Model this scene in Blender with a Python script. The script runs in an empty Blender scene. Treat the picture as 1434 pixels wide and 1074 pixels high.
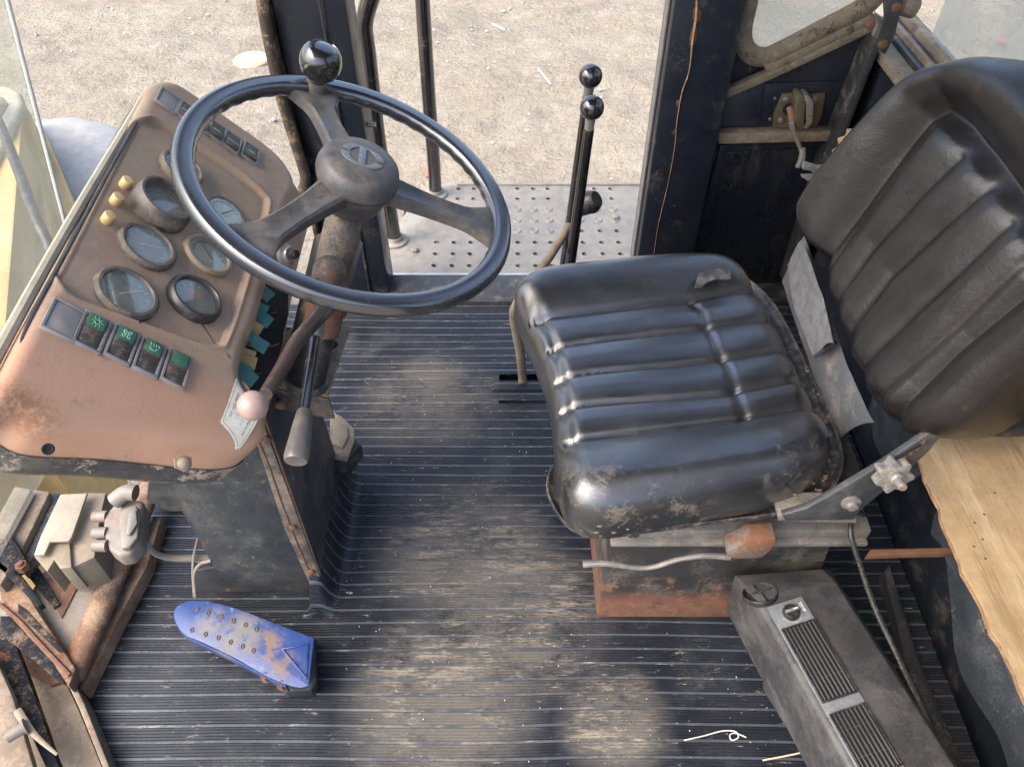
import bpy, bmesh, math, random
import numpy as np
from mathutils import Vector, Matrix, noise as mnoise
R = math.radians
random.seed(4); rng = np.random.default_rng(4)
S = bpy.context.scene
COL = S.collection

# ------------------------------------------------------------------ camera
FPX = 1077.0; CAMH = 1.28; PITCH = R(46.5)
cd = bpy.data.cameras.new('camera'); cam = bpy.data.objects.new('camera', cd); COL.objects.link(cam)
cam.location = (0, 0, CAMH); cam.rotation_euler = (R(90) - PITCH, 0, 0)
cd.sensor_width = 36; cd.lens = FPX / 1434 * 36; cd.clip_start = 0.02; cd.clip_end = 400
S.camera = cam
# ------------------------------------------------------------------ world and sun
SUN_EL, SUN_AZ = R(52), R(200)
w = bpy.data.worlds.new('World'); S.world = w; w.use_nodes = True
nt = w.node_tree; bg = nt.nodes['Background']
sky = nt.nodes.new('ShaderNodeTexSky'); sky.sky_type = 'NISHITA'; sky.sun_disc = False
sky.sun_elevation = SUN_EL; sky.sun_rotation = SUN_AZ; sky.air_density = 1.0; sky.dust_density = 5.0; sky.ozone_density = 1.0
nt.links.new(sky.outputs[0], bg.inputs[0]); bg.inputs[1].default_value = 0.15
sl = bpy.data.lights.new('sun', 'SUN'); so = bpy.data.objects.new('sun', sl); COL.objects.link(so)
sl.energy = .6; sl.angle = R(70); sl.color = (1, .95, .88)
# sun direction: to the left front of the machine, behind the camera side
sd = Vector((-math.sin(R(65)) * math.cos(SUN_EL), -math.cos(R(65)) * math.cos(SUN_EL), math.sin(SUN_EL)))
sky.sun_rotation = math.atan2(sd.x, sd.y)
so.rotation_euler = sd.to_track_quat('Z', 'Y').to_euler()
S.view_settings.view_transform = 'Standard'; S.view_settings.look = 'None'
S.view_settings.gamma = 1; S.view_settings.use_curve_mapping = False
S.view_settings.exposure = 2.0

# ------------------------------------------------------------------ geometry helpers
FW = np.array([0, math.cos(PITCH), -math.sin(PITCH)]); UP = np.array([0, math.sin(PITCH), math.cos(PITCH)])
RT = np.array([1., 0, 0]); CAM = np.array([0, 0, CAMH])
def ray(x, y): return FW + RT * (x - 717) / FPX + UP * (537 - y) / FPX
def PZ(x, y, z): r = ray(x, y); return CAM + r * ((z - CAMH) / r[2])
def PY(x, y, Y): r = ray(x, y); return CAM + r * (Y / r[1])
def PX(x, y, X): r = ray(x, y); return CAM + r * (X / r[0])
def PD(x, y, d): return CAM + ray(x, y) * d
def PP(x, y, o, n): r = ray(x, y); return CAM + r * (np.dot(np.array(o) - CAM, n) / np.dot(r, n))
def unit(v): v = np.array(v, float); return v / np.linalg.norm(v)

class Frame:
    def __init__(s, o, ez, ex=(1, 0, 0)):
        s.o = np.array(o, float); s.ez = unit(ez); ex = np.array(ex, float)
        s.ex = unit(ex - s.ez * np.dot(ex, s.ez)); s.ey = np.cross(s.ez, s.ex)
    def loc(s, x, y, c=0):
        p = PP(x, y, s.o + s.ez * c, s.ez) - s.o
        return np.dot(p, s.ex), np.dot(p, s.ey)
    def w(s, a, b, c=0): return s.o + s.ex * a + s.ey * b + s.ez * c
    def M(s, a=0, b=0, c=0, rot=0):
        o = s.w(a, b, c)
        m = Matrix(((s.ex[0], s.ey[0], s.ez[0], o[0]), (s.ex[1], s.ey[1], s.ez[1], o[1]), (s.ex[2], s.ey[2], s.ez[2], o[2]), (0, 0, 0, 1)))
        return m @ Matrix.Rotation(rot, 4, 'Z') if rot else m

def T(x, y=None, z=None): return Matrix.Translation(x if y is None else (x, y, z))

def spline(pts, n=8, closed=False):
    P = [np.array(p, float) for p in pts]; out = []
    N = len(P); rngs = range(N if closed else N - 1)
    for i in rngs:
        if closed: a, b, c, d = P[(i - 1) % N], P[i], P[(i + 1) % N], P[(i + 2) % N]
        else: a, b, c, d = P[max(i - 1, 0)], P[i], P[i + 1], P[min(i + 2, N - 1)]
        for k in range(n):
            t = k / n
            out.append(0.5 * ((2 * b) + (c - a) * t + (2 * a - 5 * b + 4 * c - d) * t * t + (3 * b - a - 3 * c + d) * t ** 3))
    if not closed: out.append(P[-1])
    return out

class MB:
    def __init__(s): s.v = []; s.f = []
    def add(s, vs, fs):
        o = len(s.v); s.v += [tuple(map(float, v)) for v in vs]; s.f += [tuple(i + o for i in f) for f in fs]; return s
    def prism(s, poly, vec):
        n = len(poly); vec = np.array(vec, float); P = [np.array(p, float) for p in poly]
        s.add(P + [p + vec for p in P], [tuple(range(n))[::-1], tuple(range(n, 2 * n))] + [(i, (i + 1) % n, n + (i + 1) % n, n + i) for i in range(n)]); return s
    def loft(s, A, B):
        n = len(A); s.add(list(A) + list(B), [tuple(range(n))[::-1], tuple(range(n, 2 * n))] + [(i, (i + 1) % n, n + (i + 1) % n, n + i) for i in range(n)]); return s
    def box(s, x0, x1, y0, y1, z0, z1):
        return s.prism([(x0, y0, z0), (x1, y0, z0), (x1, y1, z0), (x0, y1, z0)], (0, 0, z1 - z0))
    def fbox(s, F, a0, a1, b0, b1, c0, c1):
        return s.prism([F.w(a0, b0, c0), F.w(a1, b0, c0), F.w(a1, b1, c0), F.w(a0, b1, c0)], F.ez * (c1 - c0))
    def tube(s, pts, r, seg=10, n=6, cap=True, flat=1.0):
        P = spline(pts, n) if n > 1 else [np.array(p, float) for p in pts]
        N = len(P)
        if np.isscalar(r): rr = [r] * N
        else: rr = list(np.interp(np.linspace(0, len(r) - 1, N), range(len(r)), r))
        t0 = unit(P[1] - P[0]); a = np.cross(t0, (0, 0, 1.0))
        if np.linalg.norm(a) < 1e-3: a = np.cross(t0, (1.0, 0, 0))
        a = unit(a); vs = []
        for i in range(N):
            t = P[min(i + 1, N - 1)] - P[max(i - 1, 0)]
            t = unit(t); a = unit(a - t * np.dot(a, t)); b = np.cross(t, a)
            for k in range(seg):
                q = 2 * math.pi * k / seg; vs.append(P[i] + rr[i] * (math.cos(q) * a + math.sin(q) * b * flat))
        fs = [(i * seg + k, i * seg + (k + 1) % seg, (i + 1) * seg + (k + 1) % seg, (i + 1) * seg + k) for i in range(N - 1) for k in range(seg)]
        if cap: fs += [tuple(range(seg))[::-1], tuple((N - 1) * seg + k for k in range(seg))]
        return s.add(vs, fs)
    def lathe(s, prof, seg=32, F=None, a=0, b=0):      # prof [(r,z)], around local z
        vs = []; fs = []
        for (r, z) in prof:
            for k in range(seg):
                q = 2 * math.pi * k / seg; x, y = r * math.cos(q), r * math.sin(q)
                vs.append(F.w(a + x, b + y, z) if F else (a + x, b + y, z))
        N = len(prof)
        for i in range(N - 1):
            for k in range(seg): fs.append((i * seg + k, i * seg + (k + 1) % seg, (i + 1) * seg + (k + 1) % seg, (i + 1) * seg + k))
        fs += [tuple(range(seg))[::-1], tuple((N - 1) * seg + k for k in range(seg))]
        return s.add(vs, fs)
    def sphere(s, c, r, seg=20, rings=12, sc=(1, 1, 1)):
        prof = [(max(r * math.sin(math.pi * i / rings), 1e-5), -r * math.cos(math.pi * i / rings)) for i in range(rings + 1)]
        m = MB(); m.lathe(prof, seg)
        return s.add([(c[0] + x * sc[0], c[1] + y * sc[1], c[2] + z * sc[2]) for x, y, z in m.v], m.f)

OW = {}
def link(o, parent, M):
    COL.objects.link(o); M = M.copy() if M is not None else Matrix.Identity(4)
    if parent is not None:
        o.parent = parent; o.matrix_parent_inverse = OW[parent].inverted()
    o.matrix_basis = M; OW[o] = M if True else M
    return o
def obj(name, mb, mat, parent=None, M=None, bevel=0, bseg=2, smooth=True, angle=35, recalc=True, kind=None):
    me = bpy.data.meshes.new(name)
    if isinstance(mb, bpy.types.Mesh): me = mb
    else:
        bm = bmesh.new(); vs = [bm.verts.new(v) for v in mb.v]
        for f in mb.f:
            try: bm.faces.new([vs[i] for i in f])
            except ValueError: pass
        if recalc: bmesh.ops.recalc_face_normals(bm, faces=bm.faces)
        if bevel:
            es = [e for e in bm.edges if len(e.link_faces) == 2 and e.calc_face_angle(0) > R(25)]
            bmesh.ops.bevel(bm, geom=es, offset=bevel, segments=bseg, affect='EDGES', profile=.5, clamp_overlap=True)
        bm.to_mesh(me); bm.free()
        me.materials.append(mat)
        if smooth:
            me.shade_smooth()
            try: me.set_sharp_from_angle(angle=R(angle))
            except Exception: pass
    o = bpy.data.objects.new(name, me)
    link(o, parent, M)
    if kind: o['kind'] = kind
    return o
def thing(name, label, cat, M=None, group=None):
    o = bpy.data.objects.new(name, None); o.empty_display_size = .05
    if M is not None and not isinstance(M, Matrix): M = T(Vector(tuple(map(float, M))))
    link(o, None, M); o['label'] = label; o['category'] = cat
    if group: o['group'] = group
    return o
def tag(o, label, cat, group=None):
    o['label'] = label; o['category'] = cat
    if group: o['group'] = group
    return o
def dup(o, M, parent=None):      # copy with children; M = transform applied after the old world matrix (delta)
    c = o.copy(); link(c, parent, M @ OW[o])
    for ch in list(o.children): dup(ch, M, c)
    return c

def text_mesh(txt, size, mat, extrude=0.0003, align='CENTER'):
    cu = bpy.data.curves.new('lettering', 'FONT'); cu.body = txt; cu.size = size; cu.extrude = extrude
    cu.align_x = align; cu.align_y = 'CENTER'; cu.resolution_u = 2
    o = bpy.data.objects.new('lettering', cu); me = bpy.data.meshes.new_from_object(o)
    bpy.data.objects.remove(o); me.materials.clear(); me.materials.append(mat); return me

# ------------------------------------------------------------------ materials
def mat(name, col, rough=.5, metal=0., spec=.5, layers=(), bump=0, bscale=60, coat=0, pos='obj', bstretch=(1, 1, 1), rvar=.12, bump2=None, crough=.15, ior=1.5):
    m = bpy.data.materials.new(name); m.use_nodes = True; t = m.node_tree; N = t.nodes; L = t.links
    b = N['Principled BSDF']; b.inputs['Roughness'].default_value = rough; b.inputs['Metallic'].default_value = metal
    b.inputs['Specular IOR Level'].default_value = spec; b.inputs['IOR'].default_value = ior; b.inputs['Coat Weight'].default_value = coat; b.inputs['Coat Roughness'].default_value = crough
    geo = N.new('ShaderNodeNewGeometry'); P = geo.outputs['Position']
    def noise(scale, detail=6, rgh=.6, stretch=None, off=0):
        n = N.new('ShaderNodeTexNoise'); n.inputs['Scale'].default_value = scale; n.inputs['Detail'].default_value = detail; n.inputs['Roughness'].default_value = rgh
        mp = N.new('ShaderNodeMapping'); mp.inputs['Location'].default_value = (off, off * .7, off * 1.3)
        if stretch: mp.inputs['Scale'].default_value = stretch
        L.new(P, mp.inputs[0]); L.new(mp.outputs[0], n.inputs['Vector']); return n.outputs['Fac']
    def math_(op, a, b_=None):
        n = N.new('ShaderNodeMath'); n.operation = op
        for i, v in enumerate((a, b_)):
            if v is None: continue
            if isinstance(v, (int, float)): n.inputs[i].default_value = v
            else: L.new(v, n.inputs[i])
        return n.outputs[0]
    def mapr(v, lo, hi, a=0, b_=1):
        n = N.new('ShaderNodeMapRange'); L.new(v, n.inputs[0]); n.inputs[1].default_value = lo; n.inputs[2].default_value = hi; n.inputs[3].default_value = a; n.inputs[4].default_value = b_; n.interpolation_type = 'SMOOTHSTEP'; return n.outputs[0]
    rgb = N.new('ShaderNodeRGB'); rgb.outputs[0].default_value = (*col, 1); cur = rgb.outputs[0]
    # slight tonal variation
    v = mapr(noise(16, 10, .8, None, 3.1), .3, .7, .80, 1.18)
    mx = N.new('ShaderNodeMix'); mx.data_type = 'RGBA'; mx.blend_type = 'MULTIPLY'; mx.inputs[0].default_value = 1
    L.new(cur, mx.inputs[6]); L.new(v, mx.inputs[7]); cur = mx.outputs[2]
    rcur = mapr(noise(14, 6, .65, None, 7.7), .3, .7, max(rough - rvar, .03), min(rough + rvar, 1))
    for i, ly in enumerate(layers):
        c, lo, hi, sc = ly[:4]; o = ly[4] if len(ly) > 4 else {}
        base_n = noise(sc, o.get('d', 12), o.get('r', .72), o.get('s'), 11.3 * (i + 1) + o.get('off', 0))
        gsc = o.get('g', max(sc * 9, 260)); gr = math_('MULTIPLY', math_('SUBTRACT', noise(gsc, 3, .8, o.get('s'), 5.1 * i + 2), .5), o.get('ga', .42))
        msk = mapr(math_('ADD', base_n, gr), lo, hi, 0, o.get('amt', 1))
        if 'up' in o:
            sx = N.new('ShaderNodeSeparateXYZ'); L.new(geo.outputs['Normal'], sx.inputs[0])
            msk = math_('MULTIPLY', msk, mapr(sx.outputs[2], o['up'], 1))
        if 'box' in o:      # soft spot (centre, radius): a stain with its own place
            for (cx, cy, cz, rr) in o['box'][:1]:
                ds = N.new('ShaderNodeVectorMath'); ds.operation = 'DISTANCE'; L.new(P, ds.inputs[0]); ds.inputs[1].default_value = (cx, cy, cz)
                q = mapr(ds.outputs['Value'], rr * .35, rr, 1, 0)
                acc = q
            for (cx, cy, cz, rr) in o['box'][1:]:
                ds = N.new('ShaderNodeVectorMath'); ds.operation = 'DISTANCE'; L.new(P, ds.inputs[0]); ds.inputs[1].default_value = (cx, cy, cz)
                acc = math_('MAXIMUM', acc, mapr(ds.outputs['Value'], rr * .35, rr, 1, 0))
            msk = math_('MULTIPLY', msk, acc)
        if 'z' in o:
            sx = N.new('ShaderNodeSeparateXYZ'); L.new(P, sx.inputs[0]); msk = math_('MULTIPLY', msk, mapr(sx.outputs[2], o['z'][0], o['z'][1], 1, 0))
        mx = N.new('ShaderNodeMix'); mx.data_type = 'RGBA'; L.new(msk, mx.inputs[0]); L.new(cur, mx.inputs[6]); mx.inputs[7].default_value = (*c, 1); cur = mx.outputs[2]
        rm = N.new('ShaderNodeMix'); rm.data_type = 'FLOAT'; L.new(msk, rm.inputs[0]); L.new(rcur, rm.inputs[2]); rm.inputs[3].default_value = o.get('rough', .85); rcur = rm.outputs[0]
    L.new(cur, b.inputs['Base Color']); L.new(rcur, b.inputs['Roughness'])
    if bump:
        bp = N.new('ShaderNodeBump'); bp.inputs['Strength'].default_value = bump; bp.inputs['Distance'].default_value = .002
        L.new(noise(bscale, 6, .65, bstretch), bp.inputs['Height']); nrm = bp.outputs[0]
        if bump2:
            b2 = N.new('ShaderNodeBump'); b2.inputs['Strength'].default_value = bump2[0]; b2.inputs['Distance'].default_value = .004
            L.new(noise(bump2[1], 5, .6), b2.inputs['Height']); L.new(nrm, b2.inputs['Normal']); nrm = b2.outputs[0]
        L.new(nrm, b.inputs['Normal'])
    return m
DUST = (.30, .25, .20); SAND = (.40, .33, .25); RUST = (.15, .062, .030); RUSTD = (.08, .04, .024)
black_gloss = mat('black plastic gloss', (.012, .012, .013), .2, spec=.9, coat=.6, layers=[(DUST, .56, .78, 30, {'amt': .35})], bump=.08, bscale=90, rvar=.08)
black_plastic = mat('black plastic worn', (.018, .018, .02), .38, layers=[(DUST, .45, .75, 25, {'amt': .35})], bump=.12, bscale=250)
black_dirty = mat('black painted steel dusty', (.022, .023, .026), .5, layers=[(DUST, .5, .72, 14, {'amt': .55}), (SAND, .6, .75, 60, {'amt': .5}), (RUST, .66, .72, 18)], bump=.2, bscale=80)
navy = mat('navy black paint', (.014, .018, .027), .36, layers=[(DUST, .55, .75, 10, {'amt': .35}), (SAND, .66, .74, 45, {'amt': .6}), ((.2, .2, .2), .66, .7, 40, {'s': (1, 1, .15), 'amt': .3})], bump=.12, bscale=40)
charcoal = mat('charcoal steel', (.034, .038, .043), .5, layers=[((.16, .145, .125), .44, .72, 14, {'amt': .45}), (SAND, .62, .70, 50, {'amt': .6}), (RUST, .63, .69, 22)], bump=.25, bscale=70)
blackmatte = mat('matte black dusty steel', (.012, .014, .018), .85, spec=.15, layers=[((.17, .125, .085), .50, .64, 20, {'amt': .85}), (RUST, .58, .66, 30, {'amt': .8})], bump=.3, bscale=90)
greymetal = mat('dusty grey metal', (.17, .165, .155), .5, metal=.2, layers=[(SAND, .45, .7, 20, {'amt': .6}), (RUSTD, .62, .7, 26, {'amt': .7}), ((.05, .05, .05), .6, .72, 12, {'amt': .6})], bump=.25, bscale=90)
tan = mat('dust covered tan frame', (.17, .13, .09), .8, layers=[((.27, .22, .165), .45, .65, 25, {'amt': .8}), ((.06, .055, .05), .58, .68, 12, {'amt': .8}), (RUST, .58, .68, 22, {'amt': .7})], bump=.5, bscale=90, bump2=(.5, 25))
rustframe = mat('rusty dusty frame', (.14, .075, .042), .8, layers=[((.27, .195, .13), .42, .62, 18, {'amt': .85}), (RUST, .5, .62, 14, {'amt': .85}), ((.05, .045, .045), .6, .7, 9, {'amt': .8})], bump=.6, bscale=120, bump2=(.5, 30))
speckle = mat('speckled rubber sheet', (.20, .17, .135), .75, layers=[((.16, .15, .14), .45, .6, 220, {'amt': .8}), (RUST, .55, .7, 12, {'amt': .7})], bump=.7, bscale=260)
beige = mat('beige painted box', (.20, .165, .115), .6, layers=[((.15, .11, .07), .5, .7, 30, {'amt': .5}), ((.12, .1, .08), .64, .72, 60, {'amt': .6})], bump=.2, bscale=120)
rust = mat('rust', (.12, .055, .032), .85, layers=[((.19, .10, .06), .45, .65, 40, {'amt': .8}), (RUSTD, .52, .66, 25)], bump=.7, bscale=150)
rubber = mat('old rubber', (.03, .03, .03), .65, layers=[(DUST, .4, .65, 20, {'amt': .6})], bump=.4, bscale=90)
sealr = mat('brown window seal', (.035, .026, .018), .6, layers=[((.32, .24, .14), .5, .68, 30, {'amt': .8})], bump=.4, bscale=90)
tanseal = mat('tan window seal', (.19, .15, .10), .8, layers=[((.03, .03, .03), .54, .64, 24, {'amt': .85}), ((.32, .27, .19), .5, .66, 50, {'amt': .6})], bump=.6, bscale=90)
conbrown = mat('dusty brown console', (.33, .205, .15), .62, layers=[((.38, .28, .215), .38, .66, 14, {'amt': .8}), ((.43, .34, .27), .5, .7, 60, {'amt': .35, 's': (1, .4, 1)}), ((.17, .10, .07), .62, .74, 34, {'amt': .5})], bump=.25, bscale=220)
cream = mat('cream body paint and lit edge', (.40, .35, .26), .5, layers=[((.34, .24, .13), .5, .7, 9, {'amt': .6}), ((.25, .22, .18), .63, .72, 20, {'amt': .5})], bump=.1, bscale=40)
yellow = mat('faded yellow machine paint', (.42, .28, .10), .55, layers=[((.40, .32, .19), .4, .62, 3, {'amt': .7}), ((.25, .2, .14), .62, .72, 12, {'amt': .6}), (RUST, .68, .73, 15)], bump=.15, bscale=30)
alu = mat('worn tread aluminium', (.21, .20, .18), .5, metal=.15, layers=[((.30, .27, .23), .42, .62, 30, {'amt': .8, 'd': 12, 'r': .8}), ((.24, .15, .10), .56, .7, 9, {'amt': .5}), ((.12, .12, .13), .62, .72, 30, {'amt': .5})], bump=.3, bscale=90)
holed = mat('dark hole', (.01, .01, .01), .9)
vinyl = mat('black seat vinyl', (.011, .0125, .015), .38, spec=1.0, coat=1.0, crough=.28, ior=1.6, layers=[(DUST, .56, .8, 9, {'amt': .16}), ((.2, .18, .16), .66, .76, 55, {'amt': .4}), ((.13, .105, .08), .50, .62, 22, {'amt': .8, 'box': [(*PZ(850, 742, .40), .13), (*PZ(800, 735, .40), .08), (*PZ(960, 728, .40), .08), (*PZ(1150, 690, .40), .07)]}), ((.11, .10, .09), .54, .64, 40, {'amt': .4, 'box': [(*PZ(1100, 660, .43), .10), (*PZ(735, 440, .43), .05), (*PZ(800, 540, .43), .04)]})], bump=.22, bscale=380, bump2=(.12, 45), rvar=.07)
vinylb = mat('backrest vinyl', (.009, .008, .0078), .34, spec=.7, coat=0, layers=[((.055, .045, .038), .5, .75, 8, {'amt': .25}), ((.13, .11, .09), .60, .74, 90, {'amt': .3, 's': (1, 1, .35)})], bump=.3, bscale=330, bump2=(.2, 40), rvar=.06)
foam = mat('torn yellow foam', (.42, .33, .18), .95, layers=[((.22, .16, .09), .5, .7, 60, {})], bump=1, bscale=200)
strap = mat('grey webbing', (.17, .17, .17), .7, layers=[((.07, .07, .07), .45, .6, 40, {'amt': .5})], bump=.6, bscale=300)
skirt = mat('grey vinyl skirt', (.105, .11, .118), .42, layers=[(DUST, .5, .7, 15, {'amt': .6})], bump=.2, bscale=90)
blue = mat('blue pedal paint', (.020, .045, .16), .38, layers=[((.17, .155, .14), .36, .52, 30, {'amt': .85, 'box': [(*PZ(335, 888, .075), .055), (*PZ(290, 868, .08), .04)]}), ((.20, .12, .065), .44, .56, 40, {'amt': .85, 'box': [(*PZ(375, 905, .07), .04), (*PZ(400, 935, .06), .035)]}), ((.22, .27, .40), .62, .68, 90, {'amt': .6})], bump=.25, bscale=140)
wood = mat('plywood', (.36, .255, .14), .65, layers=[((.45, .345, .215), .45, .62, 14, {'s': (1, .12, 1), 'd': 10, 'amt': .9}), ((.22, .145, .07), .52, .64, 40, {'s': (1, .05, 1), 'amt': .7}), ((.2, .17, .13), .56, .70, 5, {'amt': .5}), ((.05, .04, .03), .70, .73, 60, {'amt': .8}), ((.55, .33, .06), .66, .72, 16, {'amt': .5})], bump=.35, bscale=160, bstretch=(1, .08, 1))
woodedge = mat('plywood edge', (.22, .12, .06), .8, layers=[((.4, .26, .14), .5, .6, 60, {'s': (1, 1, 8)})], bump=.4, bscale=120)
panelv = mat('perforated vinyl panel', (.06, .075, .09), .42, layers=[((.16, .17, .18), .45, .7, 7, {'amt': .7}), ((.33, .30, .27), .58, .70, 20, {'amt': .6}), ((.012, .012, .014), .52, .6, 330, {'d': 1, 'amt': .35})], bump=.35, bscale=330)
heaterm = mat('heater grey black plastic', (.040, .042, .045), .42, layers=[((.115, .11, .105), .38, .66, 14, {'amt': .6}), ((.19, .155, .11), .58, .7, 16, {'amt': .45}), ((.02, .02, .022), .57, .66, 15, {'amt': .6})], bump=.2, bscale=200)
slatm = mat('vent slat', (.06, .062, .066), .35)
heaterf = mat('heater fascia', (.16, .175, .19), .35, layers=[((.08, .085, .09), .5, .68, 30, {'amt': .6}), ((.36, .34, .3), .58, .7, 40, {'amt': .5})], bump=.1, bscale=150)
whitepl = mat('dirty white plastic', (.19, .17, .145), .5, layers=[((.20, .12, .065), .48, .66, 28, {'amt': .8}), ((.12,.1,.09), .58, .68, 60, {'amt': .6})], bump=.2, bscale=90)
pinkball = mat('faded pink knob', (.31, .215, .185), .3, layers=[((.45, .27, .2), .5, .7, 40, {'amt': .5})], bump=.05)
amber = mat('translucent amber cap', (.62, .42, .18), .4, layers=[((.45, .3, .14), .5, .7, 90, {'amt': .5})])
switchm = mat('switch grey', (.21, .20, .20), .5, layers=[((.36, .27, .22), .5, .7, 70, {'amt': .5})], bump=.1, bscale=300)
switchk = mat('switch rocker', (.055, .048, .043), .55, layers=[((.28, .21, .17), .45, .7, 90, {'amt': .6})], bump=.15, bscale=300)
green = mat('green lens', (.035, .13, .075), .35, layers=[((.2, .24, .18), .5, .75, 90, {'amt': .6})])
greenl = mat('pale green symbol', (.30, .52, .38), .5)
bezelm = mat('gauge bezel', (.085, .075, .065), .45, layers=[((.27, .2, .15), .42, .65, 50, {'amt': .7})], bump=.1, bscale=300)
bezelk = mat('black gauge bezel', (.03, .03, .03), .35, layers=[((.22, .18, .15), .5, .75, 50, {'amt': .5})])
bezelg = mat('bare gauge ring', (.36, .28, .19), .45, metal=.3, layers=[((.2, .15, .1), .5, .7, 50, {'amt': .6})])
dialm = mat('dial face grey', (.17, .165, .155), .5, layers=[((.34, .32, .30), .42, .62, 45, {'amt': .7})])
dialw = mat('dial face pale', (.5, .5, .48), .45, layers=[((.3, .27, .24), .45, .7, 35, {'amt': .7})])
white = mat('white print', (.75, .73, .68), .6)
ink = mat('brown ink', (.10, .08, .06), .7)
red = mat('red print', (.55, .13, .09), .6)
paper = mat('sticker paper', (.80, .77, .66), .6, layers=[((.5, .42, .3), .5, .7, 90, {'amt': .5})])
teal = mat('teal relay', (.05, .22, .23), .5, layers=[(DUST, .45, .7, 50, {'amt': .5})])
ochre = mat('ochre relay', (.5, .36, .16), .5, layers=[(DUST, .45, .7, 50, {'amt': .5})])
colm = mat('column dusty steel', (.06, .055, .05), .5, layers=[((.27, .21, .16), .4, .64, 14, {'amt': .75}), (RUST, .55, .66, 20, {'amt': .8})], bump=.25, bscale=90)
leverdk = mat('lever dark red brown', (.055, .035, .03), .42, layers=[(DUST, .5, .7, 30, {'amt': .5})], bump=.2, bscale=90)
gripm = mat('worn clear grip', (.11, .10, .09), .35, layers=[((.2, .17, .13), .5, .7, 30, {'amt': .6})], bump=.15, bscale=120)
hubm = mat('wheel hub dusty plastic', (.06, .06, .062), .38, layers=[((.20, .165, .135), .36, .70, 30, {'amt': .55})], bump=.12, bscale=280)
rimm = mat('wheel rim plastic', (.020, .022, .028), .27, spec=1.0, ior=1.6, coat=.8, layers=[((.2, .155, .125), .56, .76, 26, {'amt': .18, 'ga': .2})], bump=.04, bscale=120, rvar=.06)
tyre = mat('dusty tyre', (.27, .275, .27), .8, layers=[((.28, .28, .28), .45, .65, 9, {'amt': .7})], bump=.5, bscale=40)
steelk = mat('bright worn steel', (.35, .33, .3), .4, metal=.6, layers=[(RUST, .55, .66, 60, {'amt': .7})])
seam = mat('cracked sealant', (.30, .17, .09), .9, layers=[((.45, .36, .25), .5, .65, 90, {})], bump=.8, bscale=200)

def glass_mat(name, haze, tint=(.9, .93, .92), hz=.5):
    m = bpy.data.materials.new(name); m.use_nodes = True; t = m.node_tree; N = t.nodes; L = t.links
    N.remove(N['Principled BSDF']); out = N['Material Output']
    tr = N.new('ShaderNodeBsdfTransparent'); tr.inputs[0].default_value = (*tint, 1)
    gl = N.new('ShaderNodeBsdfGlossy'); gl.inputs['Roughness'].default_value = .05; gl.inputs[0].default_value = (1, 1, 1, 1)
    df = N.new('ShaderNodeBsdfDiffuse'); df.inputs[0].default_value = (.55, .54, .5, 1)
    tl = N.new('ShaderNodeBsdfTranslucent'); tl.inputs[0].default_value = (.6, .6, .56, 1)
    ad = N.new('ShaderNodeMixShader'); ad.inputs[0].default_value = .5; L.new(df.outputs[0], ad.inputs[1]); L.new(tl.outputs[0], ad.inputs[2])
    fr = N.new('ShaderNodeFresnel'); fr.inputs[0].default_value = 1.35
    m1 = N.new('ShaderNodeMixShader'); m1.inputs[0].default_value = .035; L.new(tr.outputs[0], m1.inputs[1]); L.new(gl.outputs[0], m1.inputs[2])
    geo = N.new('ShaderNodeNewGeometry'); n = N.new('ShaderNodeTexNoise'); n.inputs['Scale'].default_value = 8; n.inputs['Detail'].default_value = 7; L.new(geo.outputs['Position'], n.inputs['Vector'])
    mr = N.new('ShaderNodeMapRange'); L.new(n.outputs['Fac'], mr.inputs[0]); mr.inputs[1].default_value = .3; mr.inputs[2].default_value = .7; mr.inputs[3].default_value = haze * (1 - hz); mr.inputs[4].default_value = haze * (1 + hz)
    m2 = N.new('ShaderNodeMixShader'); L.new(mr.outputs[0], m2.inputs[0]); L.new(m1.outputs[0], m2.inputs[1]); L.new(ad.outputs[0], m2.inputs[2]); L.new(m2.outputs[0], out.inputs[0])
    return m
winglass = glass_mat('dusty window glass', .32)
gaugeglass = glass_mat('gauge glass', .22)
for nd in gaugeglass.node_tree.nodes:
    if nd.type == 'MIX_SHADER' and abs(nd.inputs[0].default_value - .035) < .001: nd.inputs[0].default_value = .07
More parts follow.
